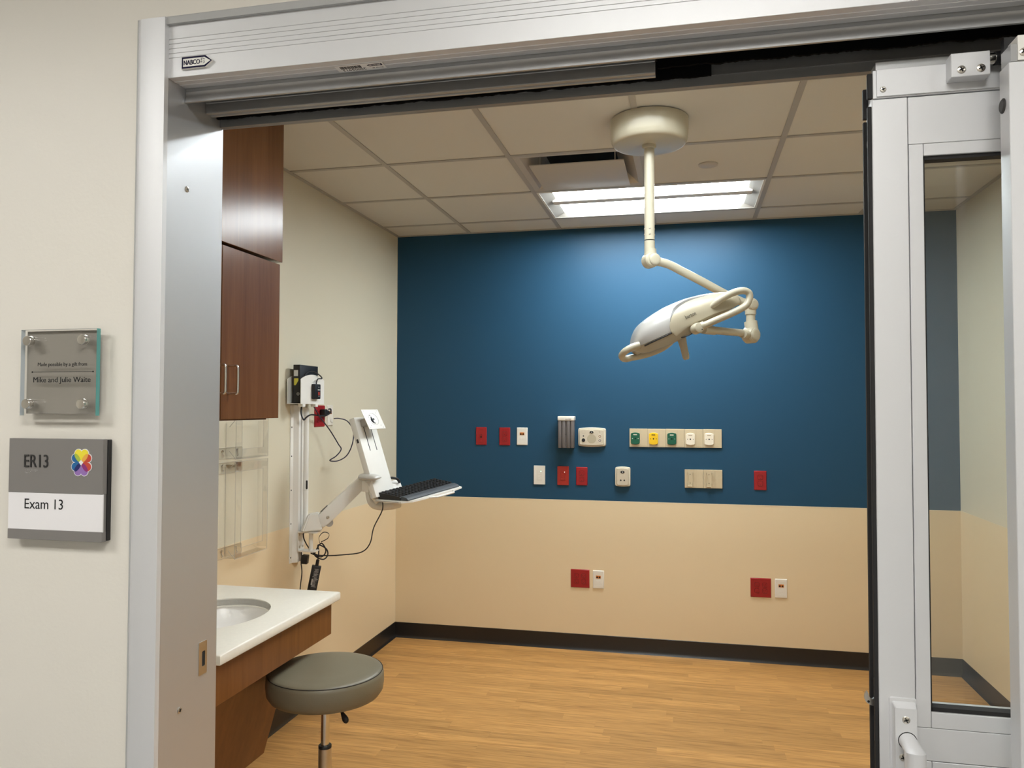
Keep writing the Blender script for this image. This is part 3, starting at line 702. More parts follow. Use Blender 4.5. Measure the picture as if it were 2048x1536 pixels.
# flower emblem: four overlapping hearts
LS = 5.45e-5
def lp(x, y): return (0.7530 + (x - 740) * LS, 1.4395 - (y - 768) * LS)
def heart(c1, c2, r, tip, grow=0):
    r = r + grow
    (ax, ay), (bx_, by_) = c1, c2
    def tang(c, s):
        dx, dy = c[0] - tip[0], c[1] - tip[1]; d = math.hypot(dx, dy); a = math.atan2(dy, dx); b = math.asin(min(1, r / d)); return a + s * (math.pi / 2 + b)
    mx, my = (ax + bx_) / 2 - tip[0], (ay + by_) / 2 - tip[1]
    side = 1 if (mx * (ay - tip[1]) - my * (ax - tip[0])) > 0 else -1
    mid = math.atan2(by_ - ay, bx_ - ax)
    pts = [tip]
    a0 = tang(c1, side); half = math.hypot(bx_ - ax, by_ - ay) / 2; th = math.acos(min(1, half / r))
    a1 = mid + th * (1 if side > 0 else -1) * (1)
    # outward arc of the first lobe
    def arc(c, s, e, dirn):
        out = []; d = (e - s) % (2 * math.pi) if dirn > 0 else -((s - e) % (2 * math.pi))
        for i in range(15): out.append((c[0] + r * math.cos(s + d * i / 14), c[1] + r * math.sin(s + d * i / 14)))
        return out
    om = math.atan2(my, mx)
    # notch point: the lobes' outer crossing
    nx = (ax + bx_) / 2 + math.cos(om) * math.sqrt(max(0, r * r - half * half)); ny = (ay + by_) / 2 + math.sin(om) * math.sqrt(max(0, r * r - half * half))
    n1 = math.atan2(ny - ay, nx - ax); n2 = math.atan2(ny - by_, nx - bx_)
    dirn = -1 if side > 0 else 1
    pts += arc(c1, a0, n1, dirn); pts += arc(c2, n2, tang(c2, -side), dirn)
    return [lp(*p) for p in pts]
HE = {'yellow': ((610, 440), (880, 440), 155, (740, 880)), 'blue': ((480, 920), (480, 605), 152, (845, 762)), 'red': ((1012, 605), (1012, 920), 152, (635, 762)), 'purple': ((872, 1092), (602, 1092), 152, (740, 650))}
COLS = {'yellow': (0.78, 0.66, 0.035), 'blue': (0.010, 0.115, 0.30), 'red': (0.50, 0.055, 0.030), 'purple': (0.28, 0.155, 0.43)}
fl = bpy.data.objects.new('flower_emblem', None)
bm = new()
for k in HE:
    c1, c2, r, tip = HE[k]; prism(bm, heart(c1, c2, r, tip, 22), 'xz', -3.6720, -3.6732 - 0.00001 * list(HE).index(k))
EM = part(t, 'flower_emblem', bm, M_PAPER, smooth=False, label='white-edged flower of four coloured hearts')
bpy.data.objects.remove(fl)
for q, k in enumerate(('purple', 'blue', 'red', 'yellow')):
    c1, c2, r, tip = HE[k]; bm = new(); prism(bm, heart(c1, c2, r, tip), 'xz', -3.6730, -3.6734 - q * .00008)
    part(EM, 'heart', bm, mat('emblem_' + k, COLS[k], 0.45), smooth=False)
def petal(c, a, L_, B_, colr, nm):
    bm = new(); pts = []
    for i in range(24):
        u, v = L_ * math.cos(2 * math.pi * i / 24), B_ * math.sin(2 * math.pi * i / 24)
        pts.append(lp(c[0] + u * math.cos(a) - v * math.sin(a), c[1] + u * math.sin(a) + v * math.cos(a)))
    prism(bm, pts, 'xz', -3.6735, -3.6739); part(EM, 'petal', bm, mat(nm, colr, 0.45), smooth=False)
petal((588, 596), math.radians(50), 195, 78, (0.36, 0.46, 0.055), 'emblem_green'); petal((898, 596), math.radians(-50), 195, 78, (0.72, 0.36, 0.055), 'emblem_orange')
petal((588, 946), math.radians(-50), 190, 78, (0.010, 0.014, 0.115), 'emblem_navy'); petal((898, 946), math.radians(50), 190, 78, (0.25, 0.025, 0.17), 'emblem_magenta')
bm = new(); prism(bm, [lp(740, 672), lp(842, 762), lp(740, 866), lp(646, 752)], 'xz', -3.6739, -3.6742); part(EM, 'centre_diamond', bm, M_PAPER, smooth=False)
random.seed(11)
# ------------------------------------------------------------------ wall cabinet and the panel above it
CAB = thing('wall_cabinet', 'cherry wood wall cabinet hung on the cream wall above the sink', 'cabinet', (0.0, -2.60, 1.508))
bm = new(); box(bm, (0.0, -3.010, 1.5120), (0.338, -2.2150, 2.118)); box(bm, (0.003, -3.005, 1.5020), (0.322, -2.235, 1.5130)); part(CAB, 'body', bm, M_WOOD, smooth=False)
for k, (a, b) in enumerate(((-2.5985, -2.2080), (-3.008, -2.6015))):
    bm = new(); box(bm, (0.3400, a, 1.5080), (0.3600, b, 2.1175), 0.0008, 1); d_ = part(CAB, 'door', bm, M_WOOD)
    ya = -2.5550 if k == 0 else -2.6310
    bm = new(); tube(bm, spline([(0.3600, ya, 1.6960), (0.3880, ya, 1.6960), (0.3945, ya, 1.6935), (0.3970, ya, 1.6870), (0.3970, ya, 1.6070), (0.3945, ya, 1.6005), (0.3880, ya, 1.5980), (0.3600, ya, 1.5980)], 4), 0.0045, 12); part(d_, 'handle', bm, M_STEEL)
bm = new(); box(bm, (0.0, -3.03, 2.1260), (0.3680, -2.2030, H - .002), 0.0008, 1); single('filler_panel', bm, M_WOOD, 'plain cherry wood panel closing the gap between cabinet and ceiling', 'panel', (0.18, -2.6, 2.126))

# ------------------------------------------------------------------ sink counter
CT = thing('sink_counter', 'cream solid surface counter with a built-in oval sink', 'counter', (0.33, -2.66, 0.83))
bm = new()
n = 40; cx_, cy_, ax_, ay_ = 0.385, -2.660, 0.172, 0.212
out = []
x0, x1, y0, y1, r = 0.002, 0.6640, -3.0500, -2.2800, 0.012
# ring of outline points cast out from the bowl centre so the plate closes around the bowl
inn = circ(cx_, cy_, ax_, n, ay_)
for i in range(n):
    a = 2 * math.pi * i / n; dx, dy = math.cos(a) * ax_, math.sin(a) * ay_
    ts = []
    if dx > 1e-9: ts.append((x1 - cx_) / dx)
    if dx < -1e-9: ts.append((x0 - cx_) / dx)
    if dy > 1e-9: ts.append((y1 - cy_) / dy)
    if dy < -1e-9: ts.append((y0 - cy_) / dy)
    tt = min(ts); out.append((cx_ + dx * tt, cy_ + dy * tt))
# snap nearest points to the true corners
for c in ((x1, y1), (x1, y0), (x0, y1), (x0, y0)):
    i = min(range(n), key=lambda q: (out[q][0] - c[0]) ** 2 + (out[q][1] - c[1]) ** 2); out[i] = c
loops = []
for ins, z in ((.0040, .8290), (.0012, .8302), (0, .8330), (0, .8545), (.0016, .8584), (.0055, .8600)):
    loops.append([bm.verts.new((min(max(p[0], x0 + ins), x1 - ins), min(max(p[1], y0 + ins), y1 - ins), z)) for p in out])
loops.append([bm.verts.new((*p, .8600)) for p in inn]); loops.append([bm.verts.new((*p, .8290)) for p in inn]); loops.append(loops[0])
for A_, B_ in zip(loops, loops[1:]):
    for k in range(n): bm.faces.new((A_[k], A_[(k + 1) % n], B_[(k + 1) % n], B_[k]))
part(CT, 'worktop', bm, M_COUNTER, ang=50)
bm = new(); rings = []
for s_, z in ((1.0, 0.8560), (1.0, 0.835), (1.03, 0.829), (1.0, 0.815), (0.93, 0.775), (0.80, 0.745), (0.55, 0.728), (0.2, 0.722), (0.08, 0.720)):
    rings.append([bm.verts.new((*p, z)) for p in circ(cx_, cy_, ax_ * s_, 40, ay_ * s_)])
for i in range(len(rings) - 1):
    for k in range(40): bm.faces.new((rings[i][k], rings[i][(k + 1) % 40], rings[i + 1][(k + 1) % 40], rings[i + 1][k]))
bm.faces.new(rings[-1])
part(CT, 'sink_basin', bm, M_SINK, ang=60)
bm = new(); lathe(bm, [(.020, 0), (.020, .002), (.012, .003), (0, .002)], (cx_, cy_, 0.7205)); part(CT, 'drain', bm, M_STEEL)
AP = thing('sink_cabinet', 'cherry wood apron and sloping access panel under the sink counter', 'cabinet', (0.32, -2.68, 0.25))
bm = new(); box(bm, (0.6240, -3.0480, 0.7100), (0.6430, -2.3100, 0.8290), 0.0008, 1); box(bm, (0.003, -2.3290, 0.7100), (0.6240, -2.3100, 0.8290)); part(AP, 'apron', bm, M_WOODE)
bm = new(); A = [(0.565, 0.7600), (0.436, 0.300), (0.416, 0.300), (0.545, 0.7600)]
prism(bm, A, 'xz', -3.0480, -2.4200); part(AP, 'access_panel', bm, M_WOODE, smooth=False)
bm = new(); prism(bm, [(0.003, 0.30), (0.415, 0.30), (0.541, 0.75), (0.003, 0.75)], 'xz', -2.4360, -2.4210); part(AP, 'side_panel', bm, M_WOODE, smooth=False); bm = new(); prism(bm, [(0.003, 0.30), (0.415, 0.30), (0.541, 0.75), (0.003, 0.75)], 'xz', -3.0480, -3.030); part(AP, 'side_panel', bm, M_WOODE, smooth=False)

# ------------------------------------------------------------------ stool
sx, sy = 0.735, -2.542
S = thing('rolling_stool', 'round olive grey vinyl stool tucked against the sink counter', 'stool', (sx, sy, 0))
bm = new(); R = 0.194; zt = 0.665
lathe(bm, [(0, zt + .006), (R * .6, zt + .0055), (R - .030, zt + .003), (R - .012, zt - .001), (R - .006, zt - .004), (R - .0045, zt - .0065), (R - .0015, zt - .009), (R + .001, zt - .020), (R + .002, zt - .045), (R - .001, zt - .070), (R - .012, zt - .086), (R - .035, zt - .095), (0, zt - .097)], (sx, sy, 0), seg=72)
seat = part(S, 'seat', bm, M_STOOL, ang=80)
bm = new(); tube(bm, [(sx + (R - .0030) * math.cos(a), sy + (R - .0030) * math.sin(a), zt - .0062) for a in [2 * math.pi * i / 72 for i in range(73)]], 0.0014, 6, cap=False); part(seat, 'seam', bm, M_SEAM)
bm = new(); lathe(bm, [(.0, .0), (.045, .0), (.045, .006), (.02, .012), (0, .012)], (sx, sy, zt - .110), seg=24); part(S, 'seat_plate', bm, M_BLACK)
bm = new(); cyl(bm, (sx, sy, 0.30), (sx, sy, zt - .10), 0.0140, 24); part(S, 'piston', bm, M_STEEL)
bm = new(); lathe(bm, [(.014, .0), (.0220, .0), (.0220, .008), (.0210, .0095), (.014, .0095)], (sx, sy, 0.4000), seg=28); part(S, 'collar', bm, M_BLACK)
bm = new(); cyl(bm, (sx, sy, 0.10), (sx, sy, 0.4000), 0.0220, 28); part(S, 'outer_tube', bm, M_SATIN)
bm = new(); cyl(bm, (sx + .025, sy + .000, 0.562), (sx + .064, sy - .003, 0.522), 0.0030, 10); lv = part(S, 'lever', bm, M_STEEL)
d = Vector((0.030, -0.008, -0.042)); c0 = Vector((sx + .060, sy - .0025, 0.5265)); bm = new()
lathe(bm, [(.0040, 0), (.0055, .006), (.0095, .020), (.0108, .029), (.0090, .037), (.0040, .042), (0, .0425)], c0, d, 20); part(lv, 'lever_knob', bm, M_BLACK)
bm = new(); lathe(bm, [(0, .065), (.035, .065), (.040, .080), (.030, .105), (0, .105)], (sx, sy, 0), seg=24); part(S, 'hub', bm, M_SATIN)
for k in range(5):
    a = 2 * math.pi * k / 5 + .3; dx, dy = math.cos(a), math.sin(a)
    bm = new(); tube(bm, [(sx + dx * .025, sy + dy * .025, .088), (sx + dx * .16, sy + dy * .16, .080), (sx + dx * .255, sy + dy * .255, .066)], .016, 12); lg = part(S, 'leg', bm, M_SATIN)
    bm = new(); px, py = sx + dx * .25, sy + dy * .25
    cyl(bm, (px - dy * .014, py + dx * .014, .025), (px + dy * .014, py - dx * .014, .025), .025, 18); cyl(bm, (px, py, .03), (px, py, .066), .006, 8); part(lg, 'caster', bm, M_BLACK)

# ------------------------------------------------------------------ clear acrylic holders on the left wall
def acrylic(z0, z1, label, notch):
    t = thing('acrylic_holder', label, 'holder', (0.0, -1.88, z0), group='clear acrylic holders')
    ya, yb_ = -2.012, -1.752; xf = 0.052; th = 0.003; zi = z1 - .0425 if notch else z1 - .0012
    bm = new(); ring_prism(bm, rrect((ya + yb_) / 2, (z0 + z1) / 2, yb_ - ya, z1 - z0, .010, 3), rrect((ya + yb_) / 2 + .002, (z0 + .0425 + zi) / 2, yb_ - ya - .085, zi - z0 - .0425, .008 if notch else .001, 3), 'yz', xf - th, xf)
    part(t, 'front_frame', bm, [M_ACRY], smooth=False)
    bm = new()
    for (A_, B_) in (((ya, z0), (ya, z1)), ((yb_, z0), (yb_, z1)), ((ya, z0), (yb_, z0)), ((ya, z1), (yb_, z1))):
        tube(bm, [(xf, *A_), (xf, *B_)], .0010, 6)
    iy0, iy1, iz0, iz1 = ya + .0445, yb_ - .0405, z0 + .0425, zi
    for (A_, B_) in (((iy0, iz0), (iy0, iz1)), ((iy1, iz0), (iy1, iz1)), ((iy0, iz0), (iy1, iz0)), ((iy0, iz1), (iy1, iz1))):
        tube(bm, [(xf + .0005, *A_), (xf + .0005, *B_)], .0008, 6)
    tube(bm, [(0.004, ya, z0 + .02), (0.004, ya, z1 - .02)], .0008, 6); tube(bm, [(xf, ya, z0), (0.02, ya, z0 + .035)], .0012, 6); tube(bm, [(xf, ya, z1), (0.02, ya, z1 - .035)], .0012, 6)
    part(t, 'edge', bm, M_ACRE)
    bm = new(); box(bm, (0.002, ya, z0 + .012), (xf - th - .0005, ya + th, z1 - .012)); part(t, 'side_wall', bm, M_ACRY, smooth=False)
    bm = new(); box(bm, (0.002, yb_ - th, z0 + .012), (xf - th - .0005, yb_, z1 - .012)); part(t, 'side_wall', bm, M_ACRY, smooth=False)
    bm = new(); box(bm, (0.002, ya + th + .001, z0), (xf - th - .0005, yb_ - th - .001, z0 + th)); part(t, 'floor_plate', bm, M_ACRY, smooth=False)
    for zz in ((z0 + .006, z1 - .046) if notch else (z0 + .006,)):
        bm = new(); prism(bm, rrect(-2.02, zz + .02, 0.27, 0.046, .008, 3), 'yz', 0.0016, 0.0040); tb = part(t, 'mounting_tab', bm, M_ACRY, smooth=False)
        bm = new(); pts = rrect(-2.02, zz + .02, 0.27, 0.046, .008, 3)
        tube(bm, [(0.0042, *p) for p in pts + [pts[0]]], .0007, 5, cap=False); part(tb, 'tab_edge', bm, M_ACRE)
        for yy in (-1.925, -2.035):
            bm = new(); lathe(bm, [(.0055, 0), (.0050, .002), (0, .003)], (0.0042, yy, zz + .031), (1, 0, 0), 14); sc_ = part(tb, 'screw', bm, M_SATIN)
            bm = new(); tube(bm, spline([(0.0046, yy, zz + .025), (0.0046, yy + .002, zz + .014), (0.0046, yy + .009, zz + .009), (0.0046, yy + .002, zz + .004)], 4), .0014, 6); part(tb, 'keyhole', bm, M_ACRE)
    return t
acrylic(0.902, 1.316, 'clear acrylic wall holder, lower of the two, just above the sink counter', True)
acrylic(1.327, 1.500, 'clear acrylic wall holder, upper of the two, right under the wall cabinet', False)

# ------------------------------------------------------------------ computer workstation arm on the left wall
WS = thing('workstation_arm', 'white wall-mounted computer arm with track, mount column and keyboard tray', 'workstation arm', (0.0, -1.40, 0.77))
pr = [(0.0, -1.455), (0.004, -1.455), (0.004, -1.427), (0.020, -1.416), (0.026, -1.412), (0.026, -1.392), (0.017, -1.390), (0.017, -1.378), (0.026, -1.376), (0.026, -1.358), (0.0, -1.358)]
bm = new(); prism(bm, pr, 'xy', 0.772, 1.562); tr = part(WS, 'wall_track', bm, M_WHITE, smooth=False)
bm = new(); box(bm, (0.0165, -1.389, 0.775), (0.0185, -1.379, 1.562)); part(tr, 'groove', bm, mat('track_groove', (0.16, 0.16, 0.19), 0.4))
for zz in (0.800, 0.968, 1.135, 1.305, 1.450):
    bm = new(); lathe(bm, [(0, .0005), (.0042, .0005), (.0042, 0)], (0.004, -1.443, zz), (1, 0, 0), 14); part(tr, 'mount_hole', bm, M_GAP)
bm = new(); tube(bm, [(0.030, -1.345, 0.93), (0.030, -1.345, 1.548)], .0150, 16); cc = part(WS, 'cable_cover', bm, M_WHITE)
bm = new(); obox(bm, (0.040, -1.3525, 1.155), (.92, -.39, 0), (.39, .92, 0), (0, 0, 1), (.012, .010, .046), .004); part(cc, 'release_slot', bm, M_BLACK)
bm = new(); tube(bm, [(0.030, -1.345, 1.128), (0.030, -1.345, 1.1295)], .0154, 16); part(cc, 'joint_ring', bm, M_WGREY); bm = new(); tube(bm, [(0.030, -1.345, 1.508), (0.030, -1.345, 1.5095)], .0154, 16); part(cc, 'joint_ring', bm, M_WGREY)
# computer holder: a shallow U with arched plates
def arch(y0, y1, z0, z1, rise):
    pts = [(y0, z0), (y1, z0), (y1, z1 - rise)]
    for i in range(1, 12):
        a = i / 12; pts.append((y1 + (y0 - y1) * a, z1 - rise + rise * math.sin(math.pi * a) ** .8))
    pts.append((y0, z1 - rise)); return pts
bm = new(); prism(bm, arch(-1.508, -1.258, 1.5665, 1.7150, .026), 'yz', 0.0830, 0.0860); prism(bm, arch(-1.508, -1.258, 1.5665, 1.7150, .026), 'yz', 0.0100, 0.0130); box(bm, (0.0130, -1.508, 1.5665), (0.0830, -1.258, 1.5695))
CH = part(WS, 'computer_holder', bm, M_WHITE, smooth=False)
bm = new(); box(bm, (0.060, -1.488, 1.553), (0.0855, -1.460, 1.566)); part(CH, 'clip', bm, M_WHITE)
bm = new(); box(bm, (0.060, -1.352, 1.553), (0.0855, -1.326, 1.566)); part(CH, 'clip', bm, M_WHITE)
# lower bracket
bm = new(); box(bm, (0.027, -1.418, 0.832), (0.031, -1.352, 0.926)); prism(bm, rrect(0.078, -1.388, 0.104, 0.066, .012, 4), 'xy', 0.921, 0.927); prism(bm, rrect(0.072, -1.388, 0.094, 0.060, .012, 4), 'xy', 0.826, 0.832)
BR = part(WS, 'bracket', bm, M_WHITE)
for yy in (-1.405, -1.372):
    for zz in (0.848, 0.910):
        bm = new(); lathe(bm, [(.0062, 0), (.0062, .003), (.004, .0045), (0, .0045)], (0.031, yy, zz), (1, 0, 0), 12); part(BR, 'bolt', bm, M_SATIN)
px_, py_ = 0.088, -1.392
bm = new(); cyl(bm, (px_, py_, 0.832), (px_, py_, 0.921), .0105, 20); part(WS, 'pivot_post', bm, M_WHITE)
# base shroud
ad = Vector((0.215, 0.125, 0)).normalized(); an = Vector((-ad.y, ad.x, 0))
def loc3(o, u, v, a, b, c): return o + u * a + v * b + Vector((0, 0, c))
o0 = Vector((px_, py_, 0.928))
bm = new()
lo = [loc3(o0, ad, an, *p) for p in ((-.044, -.036, 0), (.052, -.036, 0.004), (.060, 0, 0.006), (.052, .036, 0.004), (-.044, .036, 0), (-.054, 0, 0))]
hi = [loc3(o0, ad, an, *p) for p in ((-.012, -.024, .086), (.036, -.024, .094), (.042, 0, .095), (.036, .024, .094), (-.012, .024, .086), (-.018, 0, .084))]
poly_prism(bm, lo, hi); bmesh.ops.bevel(bm, geom=list(bm.edges), offset=.006, segments=2, affect='EDGES'); part(WS, 'base_shroud', bm, M_WHITE)
# gas spring arm
A0 = Vector((0.142, -1.362, 0.990)); A1 = Vector((0.352, -1.248, 1.212))
av = (A1 - A0).normalized(); side = Vector((av.y, -av.x, 0)).normalized() ; up = side.cross(av); up = up if up.z > 0 else -up
def arm_loft(bm, stations):
    rings = []
    for s_, wt, wb, hu, hd in stations:
        c = A0 + (A1 - A0) * s_
        rings.append([bm.verts.new(c + side * a + up * b) for a, b in ((wb, -hd), (wb, hu * .35), (wt, hu), (-wt, hu), (-wb, hu * .35), (-wb, -hd))])
    for i in range(len(rings) - 1):
        for k in range(6): bm.faces.new((rings[i][k], rings[i][(k + 1) % 6], rings[i + 1][(k + 1) % 6], rings[i + 1][k]))
    bm.faces.new(rings[0][::-1]); bm.faces.new(rings[-1])
bm = new(); arm_loft(bm, [(-.10, .022, .026, .018, .030), (0.0, .024, .031, .032, .034), (.12, .024, .032, .034, .034), (.75, .022, .028, .030, .028), (.95, .021, .026, .028, .026), (1.06, .019, .023, .020, .016)])
bmesh.ops.bevel(bm, geom=list(bm.edges), offset=.003, segments=2, affect='EDGES'); AR = part(WS, 'spring_arm', bm, M_WHITE)
c = A0 + (A1 - A0) * .10 + up * .0352
bm = new(); obox(bm, c, av, side, up, (.046, .026, .0015)); part(AR, 'cover_slot', bm, M_BLACK)
for s_, q in ((.06, 1), (1.0, 1)):
    bm = new(); cc_ = A0 + (A1 - A0) * s_ + side * (.0318 if s_ < .5 else .0245) - up * .006; lathe(bm, [(.0085, 0), (.0085, .002), (.005, .003), (.004, .0015), (0, .0015)], cc_, side, 18); part(AR, 'pivot_bolt', bm, M_SATIN)
bm = new(); cc_ = A0 - up * .034 + av * .004; cyl(bm, cc_ - side * .018, cc_ + side * .018, .020, 18); part(WS, 'arm_foot', bm, M_WGREY)
# tray frame: U points to the user, Lg along the keyboard
U = Vector((0.960, -0.270, 0)).normalized(); Lg = Vector((0.2696, 0.9585, 0.062)).normalized(); NZ = U.cross(Lg).normalized()
K0 = Vector((0.449, -1.399, 1.105))
def tk(a, b, c=0): return K0 + U * a + Lg * b + NZ * c
# hanging J bracket below the arm tip
bm = new(); jp = [Vector((0.349, -1.268, 1.222)), Vector((0.364, -1.290, 1.131)), Vector((0.386, -1.306, 1.072)), Vector((0.428, -1.300, 1.050)), Vector((0.500, -1.270, 1.052))]
P_ = spline(jp, 6); rings = []
for i, p in enumerate(P_):
    d_ = (P_[min(i + 1, len(P_) - 1)] - P_[max(0, i - 1)]).normalized(); nn = Lg.cross(d_).normalized(); hw = .032; ht = .017 - .003 * i / len(P_)
    rings.append([bm.verts.new(p + Lg * a + nn * b) for a, b in ((hw, ht * .5), (hw * .8, ht), (-hw * .8, ht), (-hw, ht * .5), (-hw, -ht * .5), (-hw * .8, -ht), (hw * .8, -ht), (hw, -ht * .5))])
for i in range(len(rings) - 1):
    for k in range(8): bm.faces.new((rings[i][k], rings[i][(k + 1) % 8], rings[i + 1][(k + 1) % 8], rings[i + 1][k]))
bm.faces.new(rings[0][::-1]); bm.faces.new(rings[-1]); part(WS, 'tray_bracket', bm, M_WHITE, ang=60)
# tray
bm = new(); tp = [(-.012, -.016), (.150, -.016), (.186, .030), (.196, .120), (.196, .400), (.186, .478), (.150, .500), (-.012, .500)]
prism(bm, [(p[0], p[1]) for p in tp], 'xy', -.0165, -.0075)
M_T = Matrix(((U.x, Lg.x, NZ.x, K0.x), (U.y, Lg.y, NZ.y, K0.y), (U.z, Lg.z, NZ.z, K0.z), (0, 0, 0, 1)))
bmesh.ops.transform(bm, matrix=M_T, verts=bm.verts); TY = part(WS, 'keyboard_tray', bm, M_WHITE, smooth=False)
bm = new(); tube(bm, [tk(.186, .150, -.013), tk(.222, .185, -.014), tk(.224, .340, -.014), tk(.190, .385, -.013)], .0055, 10); part(TY, 'tray_handle', bm, M_WHITE)
bm = new(); obox(bm, tk(.066, -.0165, -.012), U, Lg, NZ, (.140, .001, .003)); part(TY, 'edge_slot', bm, M_WGREY)
# leaning monitor column
cb = tk(.012, .050, 0.004); lean = math.radians(20.5); cdn = (-U * math.sin(lean) + Vector((0, 0, 1)) * math.cos(lean)).normalized(); cn = Lg.cross(cdn).normalized(); cn = cn if cn.dot(U) > 0 else -cn; Lh = cn.cross(cdn).normalized(); Lh = Lh if Lh.dot(Lg) > 0 else -Lh
CLN = 0.415; CW = 0.150
bm = new(); obox(bm, cb + cdn * (CLN / 2) - cn * .018, Lh, cn, cdn, (CW, .034, CLN), .002); CO = part(WS, 'monitor_column', bm, M_WHITE)
for q in (-.022, .030):
    bm = new(); obox(bm, cb + cdn * (CLN - .095) - cn * .0008 + Lh * q, Lh, cn, cdn, (.0045, .001, .165)); part(CO, 'slot', bm, M_BLACK)
bm = new(); obox(bm, cb + cdn * (CLN - .12) - cn * .018 - Lh * (CW / 2), Lh, cn, cdn, (.001, .012, .020)); part(CO, 'side_hole', bm, M_BLACK)
mb = cb + cdn * (CLN - .034) + cn * .016
bm = new(); obox(bm, mb, Lh, cn, cdn, (.075, .045, .036), .005); MB_ = part(WS, 'mount_block', bm, M_WGREY)
tl = math.radians(30); pn = (U * math.cos(tl) + Vector((0, 0, 1)) * math.sin(tl)).normalized(); pu = (-U * math.sin(tl) + Vector((0, 0, 1)) * math.cos(tl)).normalized()
pc = mb + cn * .034 + Lh * .004 + Vector((0, 0, .004))
bm = new(); cyl(bm, mb + cn * .018, pc, .020, 18); part(MB_, 'swivel', bm, M_BLACK)
bm = new(); obox(bm, pc, Lh, pu, pn, (.128, .112, .003), .001); VP = part(WS, 'mounting_plate', bm, M_WHITE)
for a in (-1, 1):
    for b in (-1, 1):
        for k in (.050, .0375):
            bm = new(); lathe(bm, [(0, .0019), (.0024, .0019), (.0024, .0014)], pc + Lh * a * k + pu * b * k * .95, pn, 10); part(VP, 'plate_hole', bm, M_WGREY)
bm = new(); tube(bm, [pc + pn * .0016 + Lh * math.cos(2 * math.pi * i / 32) * .033 + pu * math.sin(2 * math.pi * i / 32) * .033 for i in range(33)], .0010, 6, cap=False); part(VP, 'pivot_ring', bm, M_WGREY)
bm = new(); tube(bm, [pc + pn * .0018 + Lh * math.cos(math.radians(a)) * .023 + pu * math.sin(math.radians(a)) * .023 for a in range(185, 285, 10)], .0022, 6)
lathe(bm, [(0, .0022), (.006, .0022), (.006, .0014)], pc, pn, 14); lathe(bm, [(0, .0022), (.003, .0022), (.003, .0014)], pc - Lh * .018 + pu * .02, pn, 10); part(VP, 'arc_slot', bm, M_BLACK)
# grey foot, mouse box with a black cord loop
bm = new(); obox(bm, tk(.028, .075, .006), U, Lg, NZ, (.060, .110, .026), .006); part(WS, 'column_foot', bm, M_WGREY)
mo = tk(-.002, .165, .010)
bm = new(); poly_prism(bm, [mo + U * a + Lg * b + Vector((0, 0, c)) for a, b, c in ((-.050, -.050, -.040), (-.050, .050, -.040), (-.050, .050, .046), (-.050, -.050, .046))], [mo + U * a + Lg * b + Vector((0, 0, c)) for a, b, c in ((.012, -.050, -.040), (.012, .050, -.040), (-.022, .050, .034), (-.022, -.050, .034))])
MH = part(WS, 'mouse_holder', bm, M_WHITE, smooth=False)
bm = new(); tube(bm, spline([mo + U * -.060 + Lg * -.04 + Vector((0, 0, .020)), mo + U * -.045 + Lg * -.02 + Vector((0, 0, .062)), mo + U * -.018 + Lg * .012 + Vector((0, 0, .058)), mo + U * -.012 + Lg * .03 + Vector((0, 0, .036))], 6), .0065, 8); part(MH, 'cord_loop', bm, M_BLACK)
# scanner cradle on the near side of the bracket
bm = new(); cr = tk(-.070, .005, .055); obox(bm, cr, U, Lg, Vector((0, 0, 1)), (.046, .030, .058), .005); part(WS, 'scanner_cradle', bm, M_WHITE)
bm = new(); tube(bm, [cr + U * .02 - Vector((0, 0, .03)), tk(-.020, .020, -.030)], .012, 10); part(WS, 'cradle_stem', bm, M_WHITE)

# hand scanner in the cradle
# (stands left of the keys)
SCN = thing('barcode_scanner', 'pale grey handheld barcode scanner standing beside the keyboard', 'scanner', tuple(tk(-.019, -.008, .0005)))
g0 = tk(-.019, -.008, .0005); g1 = tk(-.036, -.006, .062); g2 = tk(-.041, -.006, .088)
bm = new(); tube(bm, spline([g0, g0 * .5 + g1 * .5, g1, g2], 5), .016, 16, rr=[.0165 + .0015 * math.cos(i / 15 * 6.28) + (.006 if i > 12 else 0) for i in range(16)]); part(SCN, 'grip', bm, M_SCAN)
hd_c = tk(-.046, -.006, .100); hx_ = U; hz_ = Vector((0, 0, 1)); hy_ = Lg
bm = new(); rings = []
for a, w_, h0, h1 in ((-.058, .016, -.010, .012), (-.050, .024, -.014, .016), (-.01, .028, -.016, .020), (.035, .031, -.014, .020), (.052, .030, -.008, .012), (.060, .022, -.003, .006)):
    ring = []
    for k in range(14):
        an_ = 2 * math.pi * k / 14; z_ = math.sin(an_); ring.append(bm.verts.new(hd_c + hx_ * a + hy_ * w_ * math.cos(an_) + hz_ * (h1 * z_ if z_ > 0 else -h0 * z_)))
    rings.append(ring)
for i in range(len(rings) - 1):
    for k in range(14): bm.faces.new((rings[i][k], rings[i][(k + 1) % 14], rings[i + 1][(k + 1) % 14], rings[i + 1][k]))
bm.faces.new(rings[0][::-1]); bm.faces.new(rings[-1]); SH = part(SCN, 'scanner_head', bm, M_SCAN, ang=60)
bm = new(); tube(bm, [hd_c + hx_ * a - hy_ * (w_ + .0004) + hz_ * -.001 for a, w_ in ((-.050, .0240), (-.01, .028), (.035, .031), (.050, .0305))], .0012, 6); part(SH, 'seam_line', bm, M_WGREY)

